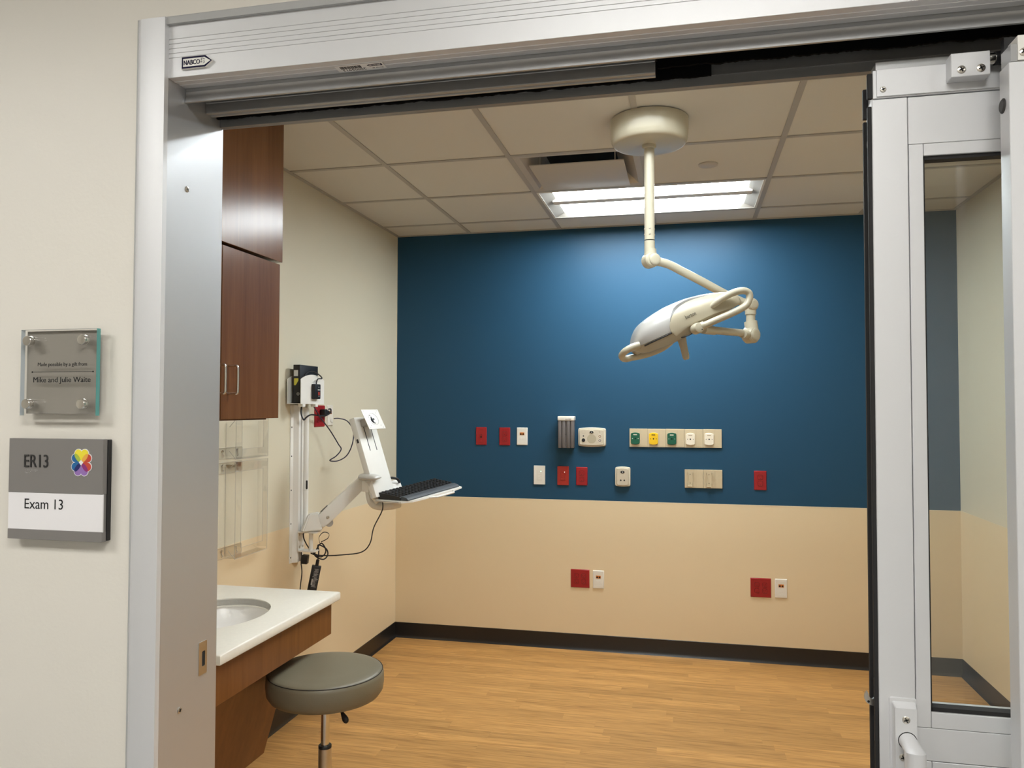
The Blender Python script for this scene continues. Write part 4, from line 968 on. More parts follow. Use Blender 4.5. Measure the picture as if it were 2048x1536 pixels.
# keyboard
KB = thing('keyboard', 'black computer keyboard with grey palm rest on the white tray', 'keyboard', tuple(tk(.08, .235, -.0075)))
def tkm(bm): bmesh.ops.transform(bm, matrix=M_T, verts=bm.verts); return bm
bm = new(); prism(bm, [(0.0, .020), (.004, .026), (.130, .010), (.134, .006), (.134, -.0065), (.0, -.0065)], 'xz', .002, .472); part(KB, 'body', tkm(bm), M_KEY, smooth=False)
bm = new(); prism(bm, [(.1345, .010), (.146, .012), (.168, .006), (.176, -.001), (.176, -.0065), (.1345, -.0065)], 'xz', .006, .468); part(KB, 'palm_rest', tkm(bm), M_PALM, smooth=True)
kmesh = None
for r_i in range(6):
    a = .012 + r_i * .0200; zz = .0260 - (a + .008 - .004) / .126 * .016
    b = .008
    while b < .462:
        wd = .0185
        if r_i == 5 and .075 < b < .085: wd = .105
        if r_i != 5 or True:
            gap = (.330 < b < .340) or (.402 < b < .408)
            t_ = new(); frust(t_, rrect(a + .0085, b + wd / 2, .0165, wd - .0025, .0015, 2), rrect(a + .0085, b + wd / 2, .0130, wd - .0065, .0015, 2), 'xy', zz - .001, zz + .0065)
            part(KB, 'key', tkm(t_), M_KEY, smooth=False)
        b += wd + (.0115 if (.315 < b < .330 or .385 < b < .398) else .0085 if r_i == 0 and int(b * 1000) % 5 == 0 else .0012) + .0075

# mini computer in the holder, with its labels
PC = thing('mini_computer', 'slim black mini computer standing in the white wall holder', 'computer', (0.045, -1.38, 1.5695))
bm = new(); box(bm, (0.0280, -1.4790, 1.5700), (0.0640, -1.2850, 1.7620), .002, 2); PB = part(PC, 'case', bm, M_BLACK)
bm = new(); box(bm, (0.0320, -1.4796, 1.7050), (0.0540, -1.4790, 1.7350)); part(PC, 'white_label', bm, M_LWHITE)
bm = new(); prism(bm, [(0.033, 1.694), (0.0560, 1.694), (0.0560, 1.683), (0.0420, 1.660), (0.0330, 1.660)], 'xz', -1.4796, -1.4790); part(PC, 'yellow_label', bm, M_LYEL)
bm = new(); ring_prism(bm, circ(0.0555, 1.617, .0075, 20), circ(0.0555, 1.617, .0062, 20), 'xz', -1.4796, -1.4790); box(bm, (0.0510, -1.4796, 1.6160), (0.0600, -1.4790, 1.6180)); part(PC, 'ring_mark', bm, M_LWHITE)
# black control box stuck to the holder's front plate
PWB = thing('power_control_box', 'small black control box with a red switch stuck on the computer holder', 'control box', (0.0862, -1.37, 1.592))
bm = new(); box(bm, (0.0862, -1.4000, 1.5920), (0.1060, -1.3350, 1.6680), .004, 2); part(PWB, 'case', bm, M_BLACK)
bm = new(); box(bm, (0.1060, -1.3660, 1.6120), (0.1068, -1.3440, 1.6290)); part(PWB, 'red_switch', bm, M_LEDR)
bm = new(); box(bm, (0.1060, -1.3700, 1.6370), (0.1065, -1.3420, 1.6410)); box(bm, (0.1060, -1.3620, 1.6510), (0.1065, -1.3540, 1.6540)); box(bm, (0.1060, -1.3640, 1.6060), (0.1065, -1.3480, 1.6080)); part(PWB, 'print', bm, M_LWHITE)
bm = new(); tube(bm, spline([(0.098, -1.3700, 1.668), (0.098, -1.3680, 1.680), (0.100, -1.355, 1.695), (0.104, -1.320, 1.699), (0.096, -1.335, 1.716), (0.078, -1.370, 1.733), (0.068, -1.40, 1.728), (0.066, -1.43, 1.712), (0.072, -1.44, 1.69)], 6), .0032, 8); part(PWB, 'cord', bm, M_CABLE)

# cables
def cable(name, pts, r, m_, label, cat='cable'):
    bm = new(); tube(bm, spline(pts, 8), r, 8)
    return single(name, bm, m_, label, cat, tuple(pts[0]))
POWER_PTS = [(0.045, -1.420, 1.564), (0.050, -1.435, 1.52), (0.062, -1.432, 1.488), (0.058, -1.395, 1.500), (0.050, -1.330, 1.512), (0.045, -1.24, 1.507), (0.040, -1.150, 1.505), (0.038, -1.085, 1.520), (0.036, -1.075, 1.540), (0.036, -1.100, 1.540)]
cable('network_cable', [(0.060, -1.335, 1.566), (0.055, -1.24, 1.500), (0.060, -1.13, 1.425), (0.075, -1.060, 1.350), (0.085, -1.045, 1.320), (0.070, -1.075, 1.285), (0.045, -1.10, 1.262), (0.060, -1.03, 1.256), (0.095, -0.99, 1.285), (0.120, -0.975, 1.35), (0.115, -0.955, 1.42), (0.080, -0.955, 1.472), (0.045, -0.985, 1.488), (0.024, -1.010, 1.488)], .0032, M_CABLEN, 'dark blue network cable looping from the white data plate')
bm = new(); tube(bm, spline([tk(-.010, .045, -.015), tk(-.012, .045, -.07), (0.405, -1.345, 0.95), (0.385, -1.345, 0.87), (0.34, -1.35, 0.825), (0.24, -1.365, 0.810), (0.16, -1.375, 0.805), (0.110, -1.385, 0.812), (0.075, -1.392, 0.845), (0.052, -1.398, 0.890), (0.050, -1.398, 0.920)], 8), .0030, 8); part(KB, 'cord', bm, M_CABLE)
t = thing('power_adapter', 'black power brick with a printed label hanging below the wall bracket', 'adapter', (0.10, -1.355, 0.70))
ba = Vector((-.16, -.10, -1)).normalized(); bx2 = Vector((0.90, 0.40, -.16)); bx2 = (bx2 - ba * bx2.dot(ba)).normalized(); by2 = ba.cross(bx2)
bc = Vector((0.098, -1.372, 0.690))
bm = new(); obox(bm, bc, bx2, by2, ba, (.046, .030, .125), .003); part(t, 'case', bm, M_BLACK)
fs = by2 if by2.y < 0 else -by2
bm = new(); obox(bm, bc + fs * .0153 + bx2 * .004, bx2, fs, ba, (.030, .0006, .105)); LB = part(t, 'label_panel', bm, mat('adapter_label', (0.030, 0.030, 0.032), 0.5))
bm = new()
for i in range(15): obox(bm, bc + fs * .0158 + bx2 * (.004 + random.uniform(-.003, .003)) + ba * (-.046 + i * .0062), bx2, fs, ba, (random.uniform(.012, .025), .0004, .0022))
obox(bm, bc + fs * .0158 + bx2 * -.008 + ba * .018, bx2, fs, ba, (.007, .0004, .030)); part(LB, 'fine_print', bm, M_WGREY)
top = bc - ba * .0625
bm = new(); tube(bm, [top, top - ba * .030], .0085, 10); part(t, 'strain_relief', bm, M_BLACK)
bm = new(); q0 = top - ba * .030
tube(bm, spline([q0, q0 + Vector((.004, 0, .040)), q0 + Vector((-.004, .01, .072)), q0 + Vector((.030, .03, .050)), q0 + Vector((.036, .035, .018)), q0 + Vector((.018, .02, -.002)), q0 + Vector((-.012, -.01, .022)), q0 + Vector((-.006, .0, .055)), q0 + Vector((.012, .015, .080)), q0 + Vector((.028, .03, .040)), q0 + Vector((.012, .012, .012)), q0 + Vector((-.03, -.02, .035))], 6), .0034, 8); part(t, 'coiled_cord', bm, M_CABLE)
bm = new(); v0 = q0 + Vector((.004, .008, .082)); pts = spline([v0, v0 + Vector((-.004, 0, .030)), v0 + Vector((.016, .01, .054)), v0 + Vector((.040, .022, .046)), v0 + Vector((.036, .02, .022)), v0 + Vector((.006, .004, .004))], 6)
rings = []
for p in pts: rings.append((bm.verts.new(p + Vector((-.004, .008, 0))), bm.verts.new(p + Vector((.004, -.008, 0)))))
for i in range(len(rings) - 1): bm.faces.new((rings[i][0], rings[i][1], rings[i + 1][1], rings[i + 1][0]))
sv = part(t, 'cable_tie', bm, M_CABLE); md = sv.modifiers.new('solid', 'SOLIDIFY'); md.thickness = .0018
t = thing('plug_adapter', 'small black cube adapter hanging by its cord beside the power brick', 'adapter', (0.045, -1.39, 0.77))
bm = new(); obox(bm, (0.055, -1.388, 0.785), (.97, .2, -.1), (-.2, .98, 0), (.1, .02, .99), (.030, .036, .044), .003); part(t, 'case', bm, M_BLACK)
bm = new(); tube(bm, spline([(0.040, -1.398, 0.826), (0.041, -1.398, 0.80), (0.040, -1.402, 0.77), (0.044, -1.400, 0.72), (0.040, -1.405, 0.66), (0.036, -1.41, 0.58)], 6), .0028, 8); part(t, 'cord', bm, M_CABLE)

# ------------------------------------------------------------------ wall plates (built facing -y around their centre on the wall)
def plate(w_, h_, dep=.0058, ins=.0035, r=.002):
    bm = new(); frust(bm, rrect(0, 0, w_, h_, r, 2), rrect(0, 0, w_ - 2 * ins, h_ - 2 * ins, r, 2), 'xz', 0, -dep); return bm
def receptacle(root, cx_, cz_, s=1.0):
    bm = new(); n_ = 24; pl = []
    for i in range(n_):
        a = 2 * math.pi * i / n_; pl.append((cx_ + max(-.0145, min(.0145, .0172 * math.cos(a))) * s, cz_ + max(-.0142, min(.0142, .0172 * math.sin(a))) * s))
    ring_prism(bm, shrink(pl, (1.10, 1.10), (cx_, cz_)), pl, 'xz', -.0056, -.0060, 1)
    frust(bm, pl, shrink(pl, (.94, .94), (cx_, cz_)), 'xz', -.0052, -.0080, 0)
    for a, b, c_, d_ in ((-.0062, .004, .0016, .0085), (.0062, .004, .0016, .0070)):
        box(bm, (cx_ + (a - c_ / 2) * s, -.0083, cz_ + (b - d_ / 2) * s), (cx_ + (a + c_ / 2) * s, -.0079, cz_ + (b + d_ / 2) * s), m=1)
    prism(bm, circ(cx_, cz_ - .0068 * s, .0026 * s, 10), 'xz', -.0079, -.0083, 1)
    part(root, 'receptacle', bm, [M_RED, M_REDD], world=False)
def screwl(root, x, z, y=-.0058, r=.0030, m_=None):
    bm = new(); lathe(bm, [(r, 0), (r * .8, .0010), (0, .0012)], (x, y, z), (0, -1, 0), 12); part(root, 'screw', bm, m_ or M_RED, world=False)
def duplex(loc, label):
    t = thing('power_outlet', label, 'outlet', loc, group='red duplex outlets')
    part(t, 'cover_plate', plate(.074, .118), M_RED, world=False)
    receptacle(t, 0, .0195); receptacle(t, 0, -.0195); screwl(t, 0, 0)
    return t
dx = duplex((0.761, 0, 1.360), 'red outlet plate between the red switch and the white data plate')
dup_tree(dx, (1.272, 0, 1.109), 'red outlet plate right of the red dimmer in the lower row')
dup_tree(dx, (2.373, 0, 1.106), 'lone red outlet plate at the right end of the lower row')
def quad(loc, label):
    t = thing('quad_outlet', label, 'outlet', loc, group='red four-socket outlets')
    part(t, 'cover_plate', plate(.121, .117), M_RED, world=False)
    for xx in (-.0230, .0230):
        for zz in (.0185, -.0185): receptacle(t, xx, zz, .88)
        screwl(t, xx, 0)
    return t
qx = quad((1.261, -.0016, 0.454), 'square red four-socket outlet low on the tan wall, left one')
dup_tree(qx, (2.371, -.0016, 0.453), 'square red four-socket outlet low on the tan wall, right one')
def data(loc, label):
    t = thing('data_plate', label, 'data outlet', loc, group='white data plates')
    part(t, 'cover_plate', plate(.072, .115), M_WHITE2, world=False)
    for xx in (-.0078, .0078):
        bm = new(); box(bm, (xx - .0076, -.0066, .0075), (xx + .0076, -.0052, .0255), m=0); box(bm, (xx - .0050, -.0069, .0095), (xx + .0050, -.0066, .0180), m=1); box(bm, (xx - .0025, -.0069, .0178), (xx + .0025, -.0066, .0205), m=1)
        part(t, 'data_jack', bm, [M_ORANGE, M_GAP], world=False, label='orange data jack')
    for xx in (-.0080, .0080):
        bm = new(); box(bm, (xx - .0074, -.0064, -.0210), (xx + .0074, -.0054, -.0040), .0005, 1); part(t, 'blank_insert', bm, M_WHITE2, world=False)
    for zz in (.0405, -.0405):
        bm = new(); ring_prism(bm, rrect(0, zz, .050, .0095, .0015, 2), rrect(0, zz, .0470, .0068, .0010, 2), 'xz', -.0056, -.0066); part(t, 'label_window', bm, M_WHITE2, world=False)
    return t
da = data((0.879, 0, 1.362), 'white data plate in the upper row on the blue wall')
dup_tree(da, (1.379, -.0016, 0.453), 'white data plate beside the left square red outlet')
dup_tree(da, (2.489, -.0016, 0.454), 'white data plate beside the right square red outlet')
dup_tree(da, (3.020, -.0016, 0.455), 'white plate low on the tan wall, almost hidden by the door edge')
dup_tree(da, (0.0, -1.016, 1.505), 'white data plate on the cream wall with a cable plugged in', math.pi / 2)
t = dup_tree(dx, (0.0, -1.139, 1.503), 'red outlet on the cream wall behind the black plugs', math.pi / 2)
for ch in list(t.children): bpy.data.objects.remove(ch)
part(t, 'cover_plate', plate(.118, .118), M_RED, world=False)
for xx in (-.023, .023):
    for zz in (.0195, -.0195): receptacle(t, xx, zz, .9)
t.name = 'quad_outlet'; t['group'] = 'red four-socket outlets'
t = thing('power_plug', 'black plug and cord in the red outlet on the cream wall', 'plug', (0.0085, -1.118, 1.522))
bm = new(); box(bm, (0.0085, -1.150, 1.506), (0.038, -1.112, 1.540), .005, 2); box(bm, (0.0085, -1.108, 1.508), (0.034, -1.080, 1.534), .005, 2); part(t, 'plug_body', bm, M_BLACK)
bm = new(); tube(bm, spline(POWER_PTS, 8), .0040, 8); part(t, 'cord', bm, M_CABLE)
# red toggle switch
t = thing('light_switch', 'red toggle switch plate, leftmost on the blue wall', 'switch', (0.601, 0, 1.361))
part(t, 'cover_plate', plate(.074, .118), M_RED, world=False)
bm = new(); frust(bm, rrect(0, 0, .0105, .0245, .001, 2), rrect(0, 0, .0095, .0235, .001, 2), 'xz', -.0056, -.0070, 1); prism(bm, [(-.004, .001), (.004, .001), (.0035, .009), (-.0035, .009)], 'xz', -.006, -.016, 0); part(t, 'toggle', bm, [M_RED, M_REDD], world=False)
for zz in (.030, -.030): screwl(t, 0, zz)
bm = new(); box(bm, (-.016, -.0060, .0415), (.016, -.0056, .0425)); box(bm, (-.012, -.0060, -.0425), (.012, -.0056, -.0415)); part(t, 'engraving', bm, M_REDD, world=False)
# dimmers
def dimmer(loc, mm, mline, led, label, grp):
    t = thing('dimmer_switch', label, 'dimmer', loc, group=grp)
    bm = new(); frust(bm, rrect(0, 0, .075, .122, .002, 2), rrect(0, 0, .073, .120, .002, 2), 'xz', 0, -.0075); part(t, 'cover_plate', bm, mm, world=False)
    bm = new(); ring_prism(bm, rrect(0, 0, .0335, .0670, .001, 2), rrect(0, 0, .0320, .0655, .001, 2), 'xz', -.0073, -.0077); part(t, 'insert_line', bm, mline, world=False)
    for k in range(4):
        bm = new(); box(bm, (-.0150, -.0088, .0175 - k * .0160), (.0150, -.0072, .0310 - k * .0160), .0006, 1); b_ = part(t, 'button', bm, mm, world=False)
        if k:
            bm = new(); box(bm, (.0085, -.0091, .0240 - k * .0160), (.0125, -.0087, .0255 - k * .0160)); part(b_, 'mark', bm, mline, world=False)
    bm = new(); lathe(bm, [(.0032 if led is M_LEDG else .0018, 0), (.0016, .0010), (0, .0012)], (.0105, -.0088, .0240), (0, -1, 0), 14); part(t, 'indicator_lamp', bm, led, world=False, label='lit indicator')
    return t
dimmer((0.995, 0, 1.111), M_WHITE2, M_DEV2, M_LEDG, 'white dimmer plate with a green light on the blue wall', 'wall dimmers')
dimmer((1.151, 0, 1.110), M_RED2, M_REDD, M_LEDW, 'orange-red dimmer plate beneath the ribbed grey dispenser', 'wall dimmers')
# ribbed dispenser
t = thing('wall_dispenser', 'tall grey ribbed dispenser with a white cap on the blue wall', 'dispenser', (1.179, 0, 1.292))
bm = new(); box(bm, (-.047, -.058, 0.004), (.047, 0, .172)); 
for a, b in ((-.050, -.030), (-.024, -.005), (.006, .026), (.031, .050)): box(bm, (a, -.070, 0), (b, -.010, .176), .002, 2)
box(bm, (-.0035, -.066, 0), (.0045, -.05, .176), .001, 1)
part(t, 'ribbed_body', bm, M_RIB, world=False)
bm = new(); lathe(bm, [(0, .0008), (.0030, .0008), (.0030, 0)], (.0005, -.0662, .088), (0, -1, 0), 12); part(t, 'screw_hole', bm, M_GAP, world=False)
bm = new(); box(bm, (-.053, -.074, .176), (.053, 0, .204), .004, 2); cp = part(t, 'cap', bm, M_WHITE2, world=False, label='white cap')
bm = new(); box(bm, (-.004, -.0744, .1835), (.014, -.0738, .1865)); box(bm, (.016, -.0744, .1835), (.034, -.0738, .1875)); part(cp, 'brand_print', bm, M_RIB, world=False)
# patient monitor panel
def bowed(w_, h_, bow, r, n_=8):
    pts = []
    base = rrect(0, 0, w_, h_, r, 4)
    for i, p in enumerate(base):
        pts.append(p)
        q = base[(i + 1) % len(base)]
        if abs(q[0] - p[0]) > w_ * .4 and abs(q[1] - p[1]) < .001:
            for k in range(1, n_):
                t_ = k / n_; s_ = 1 if p[1] > 0 else -1
                pts.append((p[0] + (q[0] - p[0]) * t_, p[1] + s_ * bow * math.sin(math.pi * t_)))
    return pts
t = thing('intercom_panel', 'wide cream wall unit with speaker grille, black button and jacks', 'wall unit', (1.339, 0, 1.361))
bm = new(); p1 = bowed(.180, .116, .005, .012); frust(bm, p1, shrink(p1, (.96, .94), (0, 0)), 'xz', 0, -.016); part(t, 'back_case', bm, M_DEV, world=False)
bm = new(); p1 = bowed(.156, .096, .004, .006); frust(bm, p1, shrink(p1, (.975, .965), (0, 0)), 'xz', -.0145, -.026); part(t, 'front_panel', bm, M_DEV2, world=False)
bm = new(); p1 = circ(.000, -.010, .0295, 32); prism(bm, p1, 'xz', -.0258, -.0266); part(t, 'speaker_grille', bm, M_GRILLE, world=False)
bm = new(); frust(bm, circ(0, .0330, .0175, 24, .0115), circ(0, .0330, .0160, 24, .0100), 'xz', -.0258, -.0270, 0); prism(bm, circ(0, .0330, .0128, 24, .0078), 'xz', -.0270, -.0282, 1); prism(bm, circ(0, .0330, .0040, 14, .0040), 'xz', -.0282, -.0286, 2); part(t, 'call_button', bm, [M_DEV, M_BLACK, M_WGREY], world=False)
bm = new(); prism(bm, circ(-.0525, -.0185, .0155, 24), 'xz', -.0258, -.0266, 0); prism(bm, circ(-.0525, -.0185, .0118, 24), 'xz', -.0266, -.0278, 1); part(t, 'round_jack', bm, [M_DEV, M_BLACK], world=False)
bm = new(); prism(bm, circ(-.0525, .0080, .0045, 16), 'xz', -.0258, -.0268); part(t, 'small_jack', bm, M_BLACK, world=False)
for zz, mm in ((.0065, mat('brown_jack', (0.20, 0.10, 0.06), .4)), (-.0205, mat('purple_jack', (0.10, 0.07, 0.09), .4))):
    bm = new(); ring_prism(bm, circ(.0525, zz, .0125, 20), circ(.0525, zz, .0085, 20), 'xz', -.0258, -.0270, 0); prism(bm, circ(.0525, zz, .0085, 20), 'xz', -.0258, -.0266, 1); prism(bm, circ(.0525, zz, .0045, 14), 'xz', -.0266, -.0270, 0); part(t, 'ring_jack', bm, [M_DEV, mm], world=False)
bm = new(); ring_prism(bm, rrect(.0525, .0345, .022, .022, .004, 3), rrect(.0525, .0345, .0195, .0195, .003, 3), 'xz', -.0258, -.0264, 0); box(bm, (.046, -.0264, .036), (.051, -.0258, .040), m=1); box(bm, (.047, -.0264, .028), (.054, -.0258, .030), m=1); ring_prism(bm, rrect(-.0525, .0345, .022, .022, .004, 3), rrect(-.0525, .0345, .0205, .0205, .003, 3), 'xz', -.0258, -.0264, 1); part(t, 'icon_label', bm, [M_DEV, M_BEIGED], world=False)
# small call station
t = thing('call_station', 'upright cream call station with a black oval button and two holes', 'wall unit', (1.535, 0, 1.112))
bm = new(); p1 = bowed(.098, .122, .003, .012); frust(bm, p1, shrink(p1, (.95, .96), (0, 0)), 'xz', 0, -.014); part(t, 'back_case', bm, M_DEV, world=False)
bm = new(); p1 = bowed(.078, .104, .003, .006); frust(bm, p1, shrink(p1, (.88, .97), (0, 0)), 'xz', -.0130, -.024); part(t, 'front_panel', bm, M_DEV2, world=False)
bm = new(); prism(bm, circ(0, .0305, .0130, 24, .0085), 'xz', -.0238, -.0252, 0); prism(bm, circ(0, .0305, .0042, 14, .0042), 'xz', -.0252, -.0256, 1); part(t, 'call_button', bm, [M_BLACK, M_WGREY], world=False)
for xx in (-.0110, .0110):
    bm = new(); prism(bm, circ(xx, -.0215, .0050, 16), 'xz', -.0238, -.0246); part(t, 'jack_hole', bm, M_BLACK, world=False)
    bm = new(); prism(bm, circ(xx, .0080, .0016, 10), 'xz', -.0238, -.0243); part(t, 'pilot_light', bm, M_DEV, world=False)
# medical gas outlets
GN = [('green gas outlet, leftmost of the row of five gas outlets', M_GREEN, M_PALE, M_PALE), ('yellow gas outlet, second in the row of five', M_YELLOW, M_INK, M_INK), ('green gas outlet between the yellow and the first cream gas outlet', M_GREEN, M_PALE, M_WGREY), ('cream gas outlet next to the second green one', M_PALE, M_BEIGED, M_INK), ('cream gas outlet at the right end of the row of five', M_PALE, M_BEIGED, M_INK)]
for k, (lab, mm, mb_, mh) in enumerate(GN):
    t = thing('gas_outlet', lab, 'gas outlet', (1.862 + (k - 2) * .1136, 0, 1.360 - .0006 * (k % 2)), group='medical gas outlets in a row')
    bm = new(); frust(bm, rrect(0, 0, .1132, .116, .0012, 2), rrect(0, 0, .1118, .113, .0012, 2), 'xz', 0, -.009); part(t, 'wall_plate', bm, M_BEIGE, world=False)
    bm = new(); box(bm, (.0150, -.0093, -.056), (.0157, -.0089, .056)); box(bm, (.017, -.0094, -.0500), (.050, -.0089, -.0488)); part(t, 'cover_line', bm, M_BEIGED, world=False)
    bm = new(); p1 = bowed(.056, .0700, .003, .009, 6); p1 = [(p[0] - .0195, p[1] - .004) for p in p1]; frust(bm, p1, shrink(p1, (1, 1), (-.0195, -.004)), 'xz', -.0085, -.014); frust(bm, p1, shrink(p1, (.95, .955), (-.0195, -.004)), 'xz', -.014, -.0165)
    f_ = part(t, 'outlet_face', bm, mm, world=False)
    bm = new(); box(bm, (-.0315, -.0168, .0175), (-.0085, -.0164, .0225)); part(f_, 'name_band', bm, mb_, world=False)
    bm = new(); prism(bm, circ(-.0195, -.0045, .0045, 16), 'xz', -.0164, -.0169); part(f_, 'port', bm, M_INK, world=False)
    for xx in (-.0375, -.0015):
        bm = new(); prism(bm, circ(xx, -.0045, .0024, 12), 'xz', -.0164, -.0168); part(f_, 'side_port', bm, mh, world=False)
# suction slide brackets
for k, lab in enumerate(('left beige slide plate with four hooks below the gas outlets', 'right beige slide plate with four hooks below the gas outlets')):
    t = thing('slide_bracket', lab, 'bracket', (1.977 + k * .1140, 0, 1.108), group='beige slide plates')
    bm = new(); frust(bm, rrect(0, 0, .1136, .115, .0012, 2), rrect(0, 0, .1122, .112, .0012, 2), 'xz', 0, -.009); part(t, 'wall_plate', bm, M_BEIGE, world=False)
    bm = new(); box(bm, (.0120, -.0093, -.055), (.0127, -.0089, .055)); part(t, 'cover_line', bm, M_BEIGED, world=False)
    for sx_, xx in ((1, -.0440), (-1, -.0020)):
        for zz in (.0320, -.0340):
            bm = new(); prism(bm, [(xx - .003 * sx_, zz + .0105), (xx + .0050 * sx_, zz + .0085), (xx + .0050 * sx_, zz - .0060), (xx - .002 * sx_, zz - .0105), (xx - .003 * sx_, zz - .008)], 'xz', -.0205, -.0235, 0)
            box(bm, (min(xx + .0035 * sx_, xx + .0055 * sx_), -.0235, zz - .0060), (max(xx + .0035 * sx_, xx + .0055 * sx_), -.0085, zz + .0085), m=1)
            part(t, 'hook', bm, [M_BEIGE, M_BEIGED], world=False)
    for zz in (.0275, -.0265):
        bm = new(); box(bm, (-.0262, -.0094, zz - .0016), (-.0205, -.0088, zz + .0016)); part(t, 'slot', bm, M_SEAM, world=False)
    bm = new(); box(bm, (-.0355, -.0190, -.0480), (-.0120, -.0085, -.0445), .0008, 1); part(t, 'ledge', bm, M_BEIGE, world=False)

# ------------------------------------------------------------------ ceiling-hung exam lamp
EL = thing('exam_lamp', 'ivory ceiling-hung examination lamp with a jointed arm', 'lamp', (1.792, -1.828, H))
px, py = 1.7915, -1.828
bm = new(); lathe(bm, [(0, 0), (.157, 0), (.157, -.020), (.1545, -.072), (.151, -.088), (.144, -.097), (.135, -.100), (0, -.100)], (px, py, H), seg=56); part(EL, 'canopy', bm, M_IVORY)
bm = new(); lathe(bm, [(.020, 0), (.0285, 0), (.0285, -.006), (.026, -.012), (.0215, -.014)], (px, py, H - .100), seg=28); part(EL, 'pole_collar', bm, M_IVORY)
bm = new(); cyl(bm, (px, py, H - .1), (px, py, 2.231), .0205, 28); PL_ = part(EL, 'drop_pole', bm, M_IVORY)
for zz in (2.275, 2.252):
    for a in (-1.3, .1, 1.8, 3.2):
        bm = new(); d_ = Vector((math.cos(a - 1.57), math.sin(a - 1.57), 0)); lathe(bm, [(.0042, 0), (.0035, .002), (0, .0022)], Vector((px, py, zz)) + d_ * .0200, d_, 10); part(PL_, 'set_screw', bm, M_SATIN)
bm = new(); cyl(bm, (px, py, 2.227), (px, py, 2.2305), .0190, 24); part(EL, 'pole_gap', bm, M_GAP)
bm = new(); cyl(bm, (px, py, 2.150), (px, py, 2.2265), .0212, 28); part(EL, 'pole_sleeve', bm, M_IVORY)
kc = Vector((px + .003, py + .002, 2.148))
fwd = Vector((0.48, -0.88, 0)).normalized(); rt = Vector((0.88, 0.48, 0)).normalized()
def drum(bm, c, axis, r, half, dome=.004, seg=28):
    lathe(bm, [(0, -half - dome * .3), (r * .6, -half - dome * .3), (r * .85, -half), (r, -half + dome), (r, half - dome), (r * .85, half), (r * .6, half + dome * .3), (0, half + dome * .3)], c, axis, seg)
bm = new(); drum(bm, kc, fwd, .031, .026, .006); cyl(bm, kc + Vector((0, 0, .0)), kc + Vector((0, 0, .046)), .0275, 24, r2=.023); KN = part(EL, 'pole_knuckle', bm, M_IVORY)
bm = new(); drum(bm, kc + fwd * .029 + rt * .006, fwd, .0235, .006, .003); part(KN, 'knuckle_cap', bm, M_IVORY)
k2 = Vector((2.195, -1.660, 1.9775))
bm = new(); pts = spline([kc + rt * .012 + fwd * -.002, (1.862, -1.795, 2.136), (1.921, -1.769, 2.108), (2.001, -1.737, 2.068), (2.089, -1.700, 2.022), k2 + Vector((-.012, 0, .003))], 8); tube(bm, pts, .0172, 18); part(EL, 'upper_arm', bm, M_IVORY)
bm = new(); drum(bm, k2, Vector((.55, -.83, 0)), .0255, .024, .006); cyl(bm, k2, k2 + Vector((0, 0, -.040)), .0225, 20); E1 = part(EL, 'elbow_knuckle', bm, M_IVORY)
bm = new(); drum(bm, k2 + Vector((.55, -.83, 0)) * .0235, Vector((.55, -.83, 0)), .019, .004, .002); part(E1, 'knuckle_cap', bm, M_IVORY)
bm = new(); cyl(bm, k2 + Vector((0, 0, -.040)), k2 + Vector((0.0005, -.002, -.085)), .0185, 20); cyl(bm, k2 + Vector((0, 0, -.042)), k2 + Vector((0, 0, -.045)), .0192, 20); part(EL, 'elbow_link', bm, M_IVORY)
dr = Vector((2.194, -1.667, 1.8520)); dax = Vector((.72, -.69, 0)).normalized()
bm = new(); drum(bm, dr, dax, .0345, .024, .007); tube(bm, spline([k2 + Vector((0, -.001, -.070)), k2 + Vector((.002, -.003, -.088)), dr + Vector((.006, 0, .010))], 5), .0265, 20); E2 = part(EL, 'lower_knuckle', bm, M_IVORY)
bm = new(); drum(bm, dr + dax * .026, dax, .0265, .005, .003); part(E2, 'knuckle_cap', bm, M_IVORY)
# lamp head frame: e1 along its length, e2 away, e3 its upper side
HO = Vector((1.930, -1.940, 1.871)); e1 = Vector((0.891, 0.188, 0.413)).normalized(); e2 = Vector((-.219, .975, .030)); e2 = (e2 - e1 * e2.dot(e1)).normalized(); e3 = e1.cross(e2).normalized()
def hp(s, q, t_): return HO + e1 * s + e2 * q + e3 * t_
kn = hp(-.0030, -.158, -.0265)
bm = new(); tube(bm, [dr + Vector((-.012, -.004, .006)), kn + (dr - kn).normalized() * .045], .0148, 18); tube(bm, [dr + (kn - dr) * .02, dr + (kn - dr) * .16], .0165, 18); tube(bm, [kn + (dr - kn) * .30, kn + (dr - kn) * .10], .0168, 18); part(EL, 'lower_arm', bm, M_IVORY)
def interp(tab, s):
    if s <= tab[0][0]: return tab[0][1]
    for (a, va), (b, vb) in zip(tab, tab[1:]):
        if s <= b: return va + (vb - va) * (s - a) / (b - a)
    return tab[-1][1]
TOP = [(-.2300, .004), (-.2230, .012), (-.2110, .030), (-.1963, .0485), (-.1706, .0691), (-.1325, .0817), (-.0900, .0900), (-.0441, .0947), (.0221, .0929), (.084, .0832), (.1425, .0669), (.180, .0520), (.205, .0360), (.2198, .0150), (.2230, .005)]
